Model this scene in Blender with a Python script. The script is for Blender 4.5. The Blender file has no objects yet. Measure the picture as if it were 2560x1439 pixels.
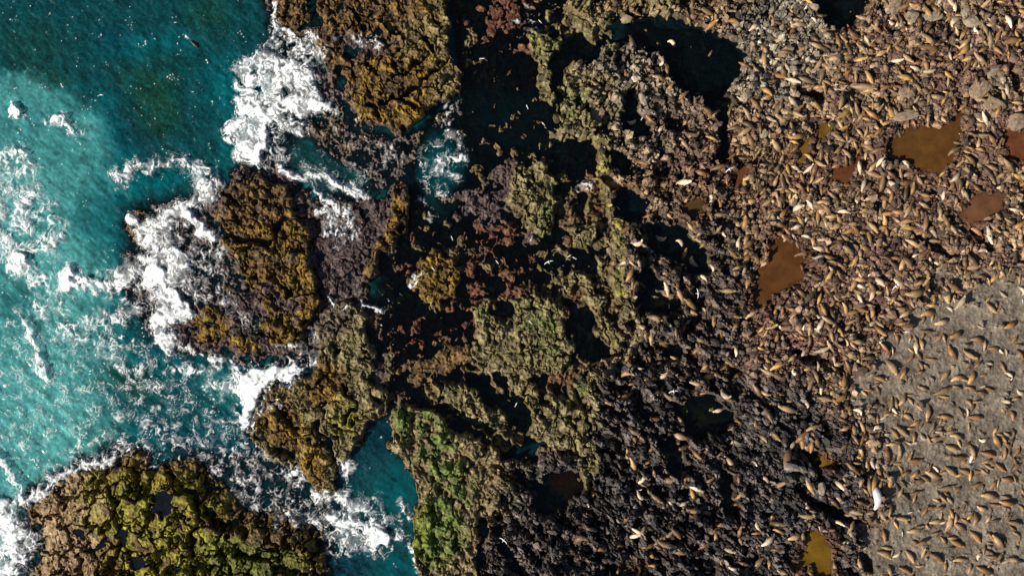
import bpy, math, random
import numpy as np
from mathutils import Vector

# ------------------------------------------------------------------ camera, sky, sun
scene = bpy.context.scene
COL = scene.collection
S = 20.0                      # photograph pixels per metre on the reference plane
ZREF, DIST = 1.2, 160.0
CAMZ = ZREF + DIST
cam_d = bpy.data.cameras.new("camera"); cam_d.sensor_width = 36.0
cam_d.lens = 36.0 * DIST / 128.0; cam_d.clip_end = 3000.0; cam_d.clip_start = 1.0
cam = bpy.data.objects.new("camera", cam_d); COL.objects.link(cam)
cam.location = (0, 0, CAMZ); cam.rotation_euler = (0, 0, 0)
scene.camera = cam

SUN_EL = math.radians(34.0)
SUN_AZ = math.radians(209.0)      # towards the lower left of the picture (angle from +X)
sd = Vector((math.cos(SUN_EL) * math.cos(SUN_AZ), math.cos(SUN_EL) * math.sin(SUN_AZ), math.sin(SUN_EL)))
w = bpy.data.worlds.new("World"); scene.world = w; w.use_nodes = True
nt = w.node_tree
sky = nt.nodes.new("ShaderNodeTexSky"); sky.sky_type = 'NISHITA'; sky.sun_disc = False
sky.sun_elevation = SUN_EL; sky.sun_rotation = math.radians(90.0) - SUN_AZ
bg = nt.nodes["Background"]; bg.inputs[1].default_value = 0.05
nt.links.new(sky.outputs[0], bg.inputs[0])
sl = bpy.data.lights.new("sun", 'SUN'); sl.energy = 5.0; sl.angle = math.radians(0.5); sl.color = (1.0, 0.93, 0.82)
so = bpy.data.objects.new("sun", sl); COL.objects.link(so)
so.rotation_euler = sd.to_track_quat('Z', 'Y').to_euler()
so.location = (-80, -45, 90)
scene.view_settings.view_transform = 'Standard'; scene.view_settings.look = 'None'
scene.view_settings.gamma = 1.0; scene.view_settings.use_curve_mapping = False
scene.view_settings.exposure = 0.55
scene.cycles.max_bounces = 5; scene.cycles.transparent_max_bounces = 12

random.seed(7)
F = np.float32

# ------------------------------------------------------------------ grid (photograph pixels)
STEP = 2.0
def axis(lo, hi, far):
    core = np.arange(lo, hi + 0.1, STEP)
    out = []; d = STEP; p = hi
    while p < far:
        d *= 1.35; p += d; out.append(p)
    left = []; d = STEP; p = lo
    while p > -far + hi:
        d *= 1.35; p -= d; left.append(p)
    return np.concatenate([np.array(left[::-1]), core, np.array(out)]).astype(F)
gx = axis(-90, 2650, 9000.0)
gy = axis(-80, 1520, 9000.0)
NX, NY = len(gx), len(gy)
PX, PY = np.meshgrid(gx, gy)          # shape (NY, NX)

def hsh(ix, iy, seed):
    h = (ix.astype(np.int64) * 374761393 + iy.astype(np.int64) * 668265263 + seed * 2147483647 + 12345) & 0xffffffff
    h = ((h ^ (h >> 13)) * 1274126177) & 0xffffffff
    h = ((h ^ (h >> 16)) * 2246822519) & 0xffffffff
    h = h ^ (h >> 15)
    return ((h & 0xffffff) / 16777216.0).astype(F)

def vnoise(x, y, seed):
    ix = np.floor(x).astype(np.int32); iy = np.floor(y).astype(np.int32)
    fx = (x - ix).astype(F); fy = (y - iy).astype(F)
    def g(ox, oy):
        a = hsh(ix + ox, iy + oy, seed) * F(6.2831853)
        return np.cos(a) * (fx - ox) + np.sin(a) * (fy - oy)
    ux = fx * fx * fx * (fx * (fx * 6 - 15) + 10); uy = fy * fy * fy * (fy * (fy * 6 - 15) + 10)
    a = g(0, 0); b = g(1, 0); c = g(0, 1); d = g(1, 1)
    return ((a + (b - a) * ux) * (1 - uy) + (c + (d - c) * ux) * uy) * F(1.5)

def fbm(x, y, seed, octs=3, gain=0.5):
    s = 0; a = 1.0; t = 0
    for o in range(octs):
        s = s + a * vnoise(x * (2.03 ** o), y * (2.03 ** o), seed + 31 * o); t += a; a *= gain
    return s / F(t) * F(1.4)

def voro(x, y, seed):
    ix = np.floor(x).astype(np.int32); iy = np.floor(y).astype(np.int32)
    f1 = np.full(x.shape, 9.0, F); f2 = f1.copy()
    bx = np.zeros(x.shape, F); by = bx.copy(); cx = np.zeros(x.shape, np.int32); cy = cx.copy()
    for oy in (-1, 0, 1):
        for ox in (-1, 0, 1):
            jx = ix + ox; jy = iy + oy
            dx = (x - (jx + hsh(jx, jy, seed))).astype(F); dy = (y - (jy + hsh(jx, jy, seed + 9))).astype(F)
            d = np.sqrt(dx * dx + dy * dy)
            n = d < f1
            f2 = np.where(n, f1, np.minimum(f2, d)); f1 = np.where(n, d, f1)
            bx = np.where(n, dx, bx); by = np.where(n, dy, by); cx = np.where(n, jx, cx); cy = np.where(n, jy, cy)
    return f1, f2, bx, by, hsh(cx, cy, seed + 21), hsh(cx, cy, seed + 22), hsh(cx, cy, seed + 23)

def ss(a, b, x):
    t = np.clip((x - a) / (b - a), 0, 1)
    return t * t * (3 - 2 * t)

def rot(a, sx, sy):
    c, s_ = math.cos(math.radians(a)), math.sin(math.radians(a))
    return (PX * c + PY * s_) / sx, (-PX * s_ + PY * c) / sy

# domain warp for every traced outline
n60x = fbm(PX / 70, PY / 70, 1, 3); n60y = fbm(PX / 70, PY / 70, 2, 3)
n15x = fbm(PX / 16, PY / 16, 3, 2); n15y = fbm(PX / 16, PY / 16, 4, 2)
n30x = fbm(PX / 32, PY / 32, 5, 2); n30y = fbm(PX / 32, PY / 32, 6, 2)
WX = PX + 15 * n60x + 9 * n30x + 6 * n15x; WY = PY + 15 * n60y + 9 * n30y + 6 * n15y

def window(x0, y0, x1, y1):
    i0, i1 = np.searchsorted(gx, [x0, x1]); j0, j1 = np.searchsorted(gy, [y0, y1])
    return slice(max(j0, 0), max(j1, 1)), slice(max(i0, 0), max(i1, 1))

def seg_d(x, y, a, b):
    vx, vy = b[0] - a[0], b[1] - a[1]; L = vx * vx + vy * vy + 1e-6
    t = np.clip(((x - a[0]) * vx + (y - a[1]) * vy) / L, 0, 1)
    return np.hypot(x - (a[0] + t * vx), y - (a[1] + t * vy))

def P(pts, soft=6.0, warp=1.0, grow=0.0):
    """soft mask (0..1) of a traced outline"""
    xs = [p[0] for p in pts]; ys = [p[1] for p in pts]; pad = soft + 40 + max(grow, 0)
    wy, wx = window(min(xs) - pad, min(ys) - pad, max(xs) + pad, max(ys) + pad)
    x = PX[wy, wx] + (WX[wy, wx] - PX[wy, wx]) * warp; y = PY[wy, wx] + (WY[wy, wx] - PY[wy, wx]) * warp
    d = np.full(x.shape, 1e9, F); ins = np.zeros(x.shape, bool)
    n = len(pts)
    for i in range(n):
        a, b = pts[i], pts[(i + 1) % n]
        d = np.minimum(d, seg_d(x, y, a, b))
        if a[1] != b[1]:
            c = ((a[1] > y) != (b[1] > y)) & (x < (b[0] - a[0]) * (y - a[1]) / (b[1] - a[1]) + a[0])
            ins ^= c
    m = np.zeros(PX.shape, F)
    m[wy, wx] = ss(-soft, soft, np.where(ins, d, -d) + grow)
    return m

def LN(pts, wd, soft=None, warp=1.0):
    """soft mask of a polyline with half width wd"""
    soft = soft or wd * 0.6
    xs = [p[0] for p in pts]; ys = [p[1] for p in pts]; pad = wd + soft + 34
    wy, wx = window(min(xs) - pad, min(ys) - pad, max(xs) + pad, max(ys) + pad)
    x = PX[wy, wx] + (WX[wy, wx] - PX[wy, wx]) * warp; y = PY[wy, wx] + (WY[wy, wx] - PY[wy, wx]) * warp
    d = np.full(x.shape, 1e9, F)
    for a, b in zip(pts[:-1], pts[1:]): d = np.minimum(d, seg_d(x, y, a, b))
    m = np.zeros(PX.shape, F); m[wy, wx] = ss(-soft, soft, wd - d)
    return m

def E(cx, cy, rx, ry, a=0, soft=0.35, warp=1.0):
    """soft ellipse"""
    R = max(rx, ry) * (1 + soft) + 34
    wy, wx = window(cx - R, cy - R, cx + R, cy + R)
    x = PX[wy, wx] + (WX[wy, wx] - PX[wy, wx]) * warp - cx; y = PY[wy, wx] + (WY[wy, wx] - PY[wy, wx]) * warp - cy
    c, s_ = math.cos(math.radians(a)), math.sin(math.radians(a))
    d = np.hypot((x * c + y * s_) / rx, (-x * s_ + y * c) / ry)
    m = np.zeros(PX.shape, F); m[wy, wx] = ss(1 + soft, 1 - soft, d)
    return m

def lerp(a, b, m): return a + (b - a) * m
def c3(c): return np.array(c, F)

# ------------------------------------------------------------------ shared noise
nA = fbm(PX / 90, PY / 90, 11, 3); nB = fbm(PX / 34, PY / 34, 12, 3)
nC = fbm(PX / 13, PY / 13, 13, 2); nD = fbm(PX / 6.0, PY / 6.0, 14, 2)
nE = fbm(PX / 22, PY / 22, 15, 3)
warpA = 5 * nC
VA = voro((PX + warpA) / 26, (PY + 5 * nE) / 26, 101)
VB = voro((PX + 2 * nD) / 12, (PY - 2 * nC) / 12, 102)
ux, uy = rot(38, 30, 11)
VS = voro(ux + 0.15 * nC, uy + 0.2 * nE, 103)
VG = voro((WX + 14 * nB) / 72, (WY + 14 * nE) / 72, 104)
VR = voro((PX + 1.5 * nC + .3 * PY) / 24, (PY + 3 * nE) / 15, 105)

def facets(V, amp, slope, crack):
    h = V[4] * amp + ((V[5] - .5) * V[2] + (V[6] - .5) * V[3]) * slope
    return h - crack * (1 - ss(0.02, 0.22, V[1] - V[0]))

mod1 = np.clip(.55 + 1.1 * nE + .5 * nA, .1, 1.4); mod2 = np.clip(.6 + 1.2 * fbm(PX / 48, PY / 48, 17, 2), .12, 1.5)
VK = voro((WX + 6 * nC) / 42, (WY - 6 * nB) / 42, 107)
VL = voro((WX + 1 * nC) / 17, (WY - 1 * nC) / 17, 109)
kelp_rel = mod2 * facets(VK, .6, .75, .7) + mod1 * facets(VL, .13, .42, .20) + 0.07 * nD + 0.07 * nC + 0.5 * nB - .15
lowland = ss(.15, .6, .5 + nA + .3 * n60x)
longcr = np.exp(-(fbm(rot(-38, 150, 60)[0] + .1 * nB, rot(-38, 150, 60)[1] + .1 * nE, 18, 3) / .035) ** 2) + .8 * np.exp(-(fbm(rot(35, 60, 130)[0], rot(35, 60, 130)[1] + .1 * nC, 19, 3) / .03) ** 2)
rub_rel = -.7 * longcr * ss(2500, 1700, PX) - .3 * longcr + .8 * (mod2 * facets(VR, 0.42, 1.2, 0.45) + mod1 * facets(VB, 0.2, 0.55, 0.12) + facets(VK, 0.5, .7, .5) * np.clip(1.3 - mod2, 0, 1) + 0.35 * nB + 0.05 * nD)
slate_rel = mod2 * facets(VS, 0.5, 0.8, 0.4) + mod1 * facets(VB, 0.25, 0.6, 0.22) + facets(VK, 0.6, .5, .4) * .6 + 0.4 * nB + 0.08 * nD
sand_rel = 0.09 * nB + 0.06 * nC + 0.03 * nD
bed_rel = 0.45 * nB + 0.25 * nC + 0.12 * nD + 0.35 * nA
gcrack = (1 - ss(0.03, 0.13, VG[1] - VG[0]))

# ------------------------------------------------------------------ traced outlines
ROCK_TOP = [(640, -90), (1118, -90), (1122, 60), (1120, 125), (1150, 190), (1150, 235), (1095, 262), (1050, 290), (1000, 325), (960, 312), (905, 300), (880, 268), (890, 235), (850, 215), (822, 180), (796, 130), (770, 95), (725, 75), (700, 45), (680, 10)]
TOP_HIGH = [(1118, -90), (1122, 60), (1120, 125), (1150, 190), (1150, 235), (1095, 262), (1050, 290), (1000, 325), (960, 312), (905, 300), (880, 268), (890, 235), (900, 180), (930, 140), (1000, 100), (1030, 60), (1040, -90)]
WASH_TOP = [(700, 40), (760, 80), (830, 180), (880, 220), (900, 300), (1000, 320), (1050, 300), (1030, 380), (1015, 470), (930, 480), (880, 430), (820, 400), (750, 340), (700, 300), (740, 220), (700, 130)]
ROCK_MID = [(545, 470), (600, 425), (690, 420), (740, 480), (770, 500), (860, 500), (930, 500), (990, 478), (1012, 530), (985, 590), (950, 640), (925, 680), (905, 720), (905, 760), (800, 760), (790, 860), (735, 880), (620, 895), (560, 880), (480, 872), (425, 860), (420, 800), (470, 770), (560, 760), (600, 740), (590, 680), (560, 620), (540, 560)]
MID_HIGH = [(545, 480), (640, 440), (720, 480), (755, 560), (780, 600), (765, 640), (785, 700), (790, 760), (750, 860), (690, 862), (660, 840), (660, 770), (620, 720), (595, 680), (590, 640), (552, 600)]
WASH_MID = [(285, 520), (330, 500), (420, 480), (560, 440), (600, 700), (660, 760), (640, 860), (600, 900), (500, 890), (430, 870), (360, 850), (310, 790), (275, 700), (300, 620)]
ROCK_LOW = [(800, 760), (905, 760), (918, 800), (922, 870), (938, 905), (930, 960), (972, 990), (960, 1020), (925, 1040), (900, 1090), (870, 1130), (845, 1180), (826, 1225), (790, 1225), (765, 1200), (730, 1170), (690, 1160), (640, 1130), (626, 1080), (650, 1000), (690, 960), (760, 950), (785, 920), (790, 860)]
ISLE = [(60, 1280), (80, 1230), (140, 1195), (210, 1165), (260, 1140), (300, 1122), (355, 1130), (368, 1180), (400, 1155), (450, 1132), (500, 1170), (560, 1225), (600, 1275), (640, 1290), (700, 1285), (760, 1300), (800, 1330), (820, 1380), (815, 1620), (60, 1620), (75, 1420), (100, 1340), (70, 1310)]
MOSS = [(975, 1035), (1000, 1015), (1080, 1025), (1130, 1075), (1180, 1090), (1235, 1115), (1260, 1180), (1240, 1260), (1200, 1330), (1190, 1420), (1180, 1620), (1050, 1620), (1030, 1400), (1022, 1300), (1038, 1230), (1000, 1160), (977, 1110)]
MAIN = [(1330, 60), (1480, 60), (1560, 90), (1660, 120), (1560, -90), (12000, -90 - 9000), (12000, 12000), (1100, 12000), (1100, 1620), (1190, 1420), (1230, 1250), (1240, 1120), (1330, 1130), (1480, 1080), (1460, 1000), (1400, 940), (1420, 870), (1500, 880), (1560, 840), (1520, 700), (1500, 560), (1495, 340), (1400, 330), (1340, 230), (1345, 150)]
MAIN = [(1395, 240), (1400, 180), (1470, 150), (1500, 110), (1600, 110), (1660, 140), (1700, 220), (1790, 260), (1850, 180), (1855, 120), (1790, 75), (1700, 50), (1600, 40), (1480, 60), (1420, 20), (1430, -90), (1430, -9000), (12000, -9000), (12000, 12000), (1100, 12000), (1100, 1620), (1190, 1420), (1230, 1250), (1240, 1170), (1330, 1130), (1480, 1080), (1470, 1000), (1430, 960), (1480, 900), (1560, 840), (1530, 700), (1520, 560), (1495, 350), (1420, 330), (1390, 290)]
SAND = [(12000, 690), (2480, 690), (2410, 712), (2340, 716), (2275, 765), (2250, 835), (2200, 855), (2165, 920), (2150, 970), (2185, 1050), (2195, 1150), (2180, 1250), (2165, 1330), (2155, 1450), (2150, 12000), (12000, 12000)]
STRAND_FAR = [(12000, 690), (2480, 690), (2400, 700), (2400, 720)]
SMALL = [  # inner reef rocks: outline, height, mossiness
    ("kelp", [(1040, 655), (1085, 635), (1130, 650), (1150, 690), (1140, 745), (1095, 765), (1045, 745), (1030, 700)], 0.9),
    ("olive", [(1290, 410), (1345, 398), (1385, 450), (1397, 540), (1362, 585), (1310, 565), (1280, 520), (1270, 450)], 1.5),
    ("olive", [(1408, 568), (1450, 558), (1490, 565), (1492, 592), (1470, 628), (1440, 620), (1420, 592)], 1.4),
    ("olive", [(1410, 735), (1412, 705), (1428, 683), (1446, 680), (1446, 712), (1432, 742)], 1.2),
    ("olive", [(1446, 690), (1462, 678), (1480, 710), (1510, 745), (1530, 800), (1560, 850), (1545, 870), (1500, 830), (1492, 770), (1462, 730)], 1.3),
    ("olive", [(1290, 745), (1340, 722), (1375, 740), (1400, 770), (1425, 830), (1435, 880), (1400, 930), (1350, 950), (1300, 930), (1285, 850)], 1.3),
    ("olive", [(1322, 80), (1400, 75), (1405, 110), (1385, 140), (1378, 180), (1385, 235), (1375, 258), (1350, 245), (1338, 205), (1345, 160), (1325, 130)], 1.4),
    ("olive", [(1180, 765), (1215, 750), (1235, 790), (1270, 830), (1240, 870), (1230, 900), (1200, 930), (1170, 890), (1190, 830)], 0.8),
    ("olive", [(1080, 970), (1160, 960), (1210, 1000), (1230, 1050), (1310, 1110), (1290, 1130), (1200, 1080), (1150, 1040), (1090, 1010)], 1.4),
    ("olive", [(1330, 1010), (1400, 1000), (1470, 1040), (1480, 1090), (1490, 1180), (1470, 1240), (1440, 1150), (1370, 1110), (1320, 1080)], 1.6),
    ("olive", [(1270, 940), (1340, 960), (1360, 1010), (1310, 1020), (1270, 990)], 1.2),
]
ROCK_NAMES = [
    ("brown kelp-covered round rock standing in the dark lagoon", E),
]
POOLS_AND_SHADE = [
    [(1570, 40), (1640, 50), (1665, 68), (1720, 72), (1790, 85), (1848, 120), (1845, 170), (1830, 212), (1780, 232), (1740, 240), (1705, 205), (1668, 130), (1600, 120), (1566, 95)],
    [(1388, 112), (1440, 80), (1500, 105), (1495, 140), (1465, 170), (1445, 150), (1425, 170), (1405, 215), (1378, 215), (1368, 160)],
    [(2042, -80), (2172, -80), (2180, 5), (2160, 40), (2120, 68), (2090, 85), (2060, 62), (2040, 25)],
    [(1545, 285), (1575, 225), (1592, 235), (1602, 280), (1635, 325), (1625, 345), (1590, 345), (1560, 318)],  # shadowed cleft: its shade is painted as black water and dark floor
    [(1792, 232), (1825, 240), (1818, 320), (1832, 385), (1812, 410), (1792, 395), (1800, 320)],
    [(1520, 380), (1560, 378), (1585, 405), (1570, 432), (1535, 430)],
    [(1560, 470), (1615, 490), (1622, 530), (1590, 560), (1545, 545), (1530, 500)],
    [(1600, 560), (1700, 560), (1730, 590), (1790, 640), (1780, 680), (1740, 690), (1690, 660), (1650, 620), (1610, 610)],
    [(1585, 745), (1640, 725), (1700, 745), (1710, 775), (1660, 790), (1600, 775)],
    [(1690, 1010), (1740, 985), (1800, 990), (1840, 1040), (1815, 1085), (1760, 1100), (1710, 1080)],
    [(1640, 1095), (1690, 1090), (1710, 1140), (1700, 1190), (1670, 1180), (1655, 1140)],
    [(1795, 1180), (1830, 1180), (1855, 1260), (1835, 1310), (1805, 1300), (1800, 1240)],
    [(1385, 1175), (1450, 1172), (1462, 1230), (1420, 1262), (1350, 1300), (1325, 1262), (1350, 1215)],
    [(1060, 1440), (1070, 1440), (1070, 1450)],
    [(1590, 690), (1640, 660), (1660, 700), (1630, 735), (1600, 730)],
    [(1640, 860), (1700, 850), (1720, 880), (1670, 900)],
    [(1430, 770), (1475, 770), (1500, 840), (1520, 880), (1490, 900), (1450, 900), (1430, 850)],
]
POOLS_MUD = [
    ([(2212, 352), (2255, 335), (2290, 322), (2345, 305), (2402, 285), (2395, 350), (2378, 402), (2340, 432), (2290, 436), (2262, 412), (2210, 392)], (0.090, 0.040, 0.010)),
    ([(2512, 330), (2560, 328), (2640, 335), (2650, 400), (2535, 400), (2505, 368)], (0.125, 0.042, 0.017)),
    ([(1935, 585), (1990, 600), (2012, 640), (2010, 690), (1980, 712), (1940, 732), (1892, 762), (1868, 752), (1888, 705), (1920, 650)], (0.085, 0.035, 0.010)),
    ([(2440, 492), (2502, 478), (2485, 530), (2415, 562), (2398, 540)], (0.115, 0.052, 0.025)),
    ([(2002, 352), (2022, 345), (2020, 395), (1985, 408), (1985, 385)], (0.13, 0.07, 0.012)),
    ([(2016, 1330), (2068, 1333), (2082, 1350), (2072, 1440), (2045, 1445), (2035, 1420), (1992, 1416), (1980, 1400), (2012, 1385)], (0.125, 0.070, 0.007)),
    ([(2085, 425), (2130, 405), (2135, 430), (2110, 455), (2085, 450)], (0.10, 0.035, 0.013)),
    ([(1835, 425), (1872, 408), (1865, 445), (1842, 470)], (0.10, 0.035, 0.013)),
    ([(1725, 505), (1755, 500), (1760, 535), (1735, 552), (1718, 535)], (0.07, 0.038, 0.012)),
    ([(2045, 318), (2080, 310), (2075, 340), (2050, 345)], (0.13, 0.07, 0.012)),
    ([(2052, 1150), (2075, 1148), (2078, 1165), (2055, 1167)], (0.15, 0.08, 0.01)),
    ([(1560, 1425), (1600, 1420), (1610, 1450), (1565, 1450)], (0.06, 0.05, 0.02)),
]
ISLE_POOLS = [E(405, 1262, 26, 38, -15, .12), E(345, 1405, 17, 17, 0, .1, .3), E(309, 1342, 11, 24, -8, .15), E(200, 1336, 14, 10, 0, .2), E(243, 1372, 7, 26, 20, .2)]

# ------------------------------------------------------------------ masks
mTop = P(ROCK_TOP, 7); mTopH = P(TOP_HIGH, 5); mWT = P(WASH_TOP, 22)
mMid = P(ROCK_MID, 8); mMidH = P(MID_HIGH, 6); mWM = P(WASH_MID, 30)
mWM = np.maximum(mWM, P([(640, 870), (780, 745), (925, 735), (935, 800), (800, 940), (700, 925)], 18)); mLow = P(ROCK_LOW, 7); mIsle = P(ISLE, 9); mMoss = P(MOSS, 6); mMain = P(MAIN, 7); mSand = np.clip(P(SAND, 34) + .9 * (P(SAND, 30, 1, 25) * ss(.1, .35, n30x)) - .0, 0, 1); mSand = ss(.25, .85, mSand + .3 * n15x + .55 * n30y + .8 * n60x * (1 - P(SAND, 30, 1, -60)) * (mSand > .01)) * ss(.02, .3, P(SAND, 30, 1, 50))
mRidge = LN([(1505, 345), (1512, 420), (1515, 480), (1540, 545), (1550, 600), (1545, 680), (1545, 730)], 15, 5)
mEdgeR = LN([(995, 490), (1000, 530), (972, 590), (945, 640), (922, 690)], 15, 6)
mLag = P([(1118, -90), (1560, -90), (1530, 60), (1560, 300), (1560, 700), (1560, 900), (1480, 1060), (1250, 1150), (1080, 1060), (960, 1030), (900, 800), (1010, 540), (1010, 330), (1150, 230)], 16)
small = [(k, P(p, 5), h) for k, p, h in SMALL]
mSmall = np.zeros(PX.shape, F)
for k, m, h in small: mSmall = np.maximum(mSmall, m)
dark = [P(p, 5) for p in POOLS_AND_SHADE]; mud = [(P(p, 5), c) for p, c in POOLS_MUD]
mDark = np.zeros(PX.shape, F)
for m in dark: mDark = np.maximum(mDark, m)
mMud = np.zeros(PX.shape, F)
for m, c in mud: mMud = np.maximum(mMud, m)
mIP = np.zeros(PX.shape, F)
for m in ISLE_POOLS: mIP = np.maximum(mIP, m)
mWashB = P([(640, -60), (700, 0), (720, 80), (800, 130), (840, 220), (760, 330), (700, 420), (640, 440), (560, 440), (640, 330), (680, 200), (650, 100)], 18)
mWC = P([(380, 1100), (480, 1120), (600, 1130), (760, 1180), (860, 1230), (840, 1400), (780, 1330), (640, 1300), (560, 1240), (450, 1150)], 16)
mWI = P([(20, 1330), (60, 1240), (160, 1160), (330, 1110), (360, 1160), (160, 1240), (110, 1330), (90, 1439), (30, 1460)], 14)

# ------------------------------------------------------------------ terrain height
inner = ss(900, 1500, PX)
H = np.full(PX.shape, -3.2, F) + 0.9 * nA + 0.4 * nB
rg_ = 1 - 2.2 * np.abs(fbm(PX / 62 + .3 * n30x, PY / 62 + .3 * n30y, 24, 3))
lagf = -.70 + .75 * rg_ + .5 * nB + .45 * kelp_rel * ss(-.3, .5, rg_) + .55 * ss(1050, 1350, PX) * ss(350, 600, PY) - .5 * np.clip(E(1095, 430, 60, 90, 0, .6) + .55 * E(1260, 260, 120, 90, 0, .6) + .8 * E(1370, 650, 110, 60, 0, .5) + E(1440, 370, 50, 50, 0, .5), 0, 1.4)
H = lerp(H, lagf, mLag)
H = lerp(H, 0.0 + 0.42 * nB + 0.26 * nC + 0.12 * nD, np.maximum(mWT, mWM))
skirt = np.zeros(PX.shape, F)
for pts_, gr_ in ((ROCK_TOP, 22), (ROCK_MID, 30), (ROCK_LOW, 26), (ISLE, 22), (MOSS, 8)): skirt = np.maximum(skirt, P(pts_, 22, 1, gr_) * ss(0, .35, .55 + nB + .6 * nA) * (PX < 1020))
H = lerp(H, -.06 + 0.34 * nB + 0.22 * nC, mWashB * .9)
H = lerp(H, 0.0 + 0.5 * nB + 0.35 * nC, np.clip(skirt, 0, 1))
H = lerp(H, -0.12 + 0.5 * nB + 0.3 * nC, mWC)
H = lerp(H, -0.15 + 0.5 * nB + 0.4 * nC + .2 * nD, mWI)
H = lerp(H, 0.55 + kelp_rel, mTop); H = lerp(H, 1.7 + kelp_rel, mTopH)
H = lerp(H, 0.35 + 0.8 * kelp_rel, mMid); H = lerp(H, 1.35 + kelp_rel * 1.1, mMidH)
H = lerp(H, 1.7 + kelp_rel, mEdgeR)
H = lerp(H, 1.15 + kelp_rel, mLow)
VI = voro((WX + 18 * nB + 6 * nC) / 44, (WY + 18 * nE) / 60, 114)
taper = P(ISLE, 34, 1, -30)
isle_h = .35 + .75 * taper + .25 * facets(VG, .8, .6, 0) * taper + 0.55 * ss(100, 420, PX) * taper + 0.4 * nA + 0.20 * kelp_rel + .05 * nD + .06 * nC - 1.0 * gcrack - .9 * mod2 * (1 - ss(.02, .12, VI[1] - VI[0]))
H = lerp(H, isle_h, mIsle)
mainb = 1.3 + 0.8 * ss(1500, 2500, PX) + 0.7 * nA
main_h = mainb + rub_rel
slateW = P([(1400, 960), (1560, 900), (1700, 930), (1850, 920), (2000, 960), (2120, 1060), (2160, 1200), (2140, 1460), (2100, 1700), (1180, 1700), (1200, 1440), (1240, 1180), (1460, 1100)], 40)
slateW = np.maximum(slateW, 0.75 * P([(1540, 600), (1700, 480), (1860, 560), (1880, 780), (1840, 940), (1560, 940)], 40))
main_h = lerp(main_h, mainb - .1 + slate_rel * 1.25, slateW)
main_h = lerp(main_h, main_h + 0.9 * nB + 0.6 * nA - 0.9 * gcrack * 0.8 + facets(VG, .9, .5, 0) - .4, ss(2000, 1650, PX))
main_h = lerp(main_h, mainb + .35 * rub_rel + .1, .85 * ss(.1, .4, fbm(PX / 75, PY / 60, 23, 3)) * ss(1850, 2150, PX) * (1 - slateW))
H = lerp(H, main_h, mMain)
H = lerp(H, 1.55 + 0.45 * nB + 0.8 * kelp_rel, mMoss)
for k, m, h in small: H = lerp(H, h + 0.85 * kelp_rel - (0.5 * gcrack if k == "olive" else 0), m)
H = lerp(H, 1.7 + 0.6 * kelp_rel, mRidge)
H = lerp(H, mainb * 0.35 + 1.05 + sand_rel, mSand)
reefs = [(1190, 520, 75, 55, .10, "p"), (1262, 455, 36, 60, .35, "p"), (1160, 830, 70, 45, .0, "r"), (1125, 905, 75, 40, .30, "b"), (1245, 900, 52, 75, .45, "o"), (1245, 1060, 44, 42, .9, "o"), (1260, 30, 70, 60, .05, "r"), (1230, 590, 60, 36, .0, "r"), (1000, 840, 46, 50, -.25, "r"),
         (1040, 940, 40, 50, .15, "b"), (1310, 1180, 36, 40, .8, "o"), (1360, 1170, 26, 40, 1.0, "o"), (1300, 870, 30, 60, .6, "o"), (1210, 230, 50, 90, -.5, "b"), (1180, 700, 30, 60, -.4, "r"), (1340, 500, 30, 90, .3, "p"), (1480, 60, 60, 40, .6, "o"), (1500, 500, 20, 40, .2, "b"), (960, 920, 24, 40, .3, "o"), (1350, 310, 40, 40, -.3, "b"), (1420, 330, 60, 30, .1, "o")]
reef_m = []
for rx_, ry_, ra_, rb_, rh_, rk_ in reefs:
    e = E(rx_, ry_, ra_, rb_, 0, .45, 2.0); reef_m.append((e, rk_))
    H = np.maximum(H, lerp(H, rh_ + .55 * kelp_rel, e))
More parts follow.
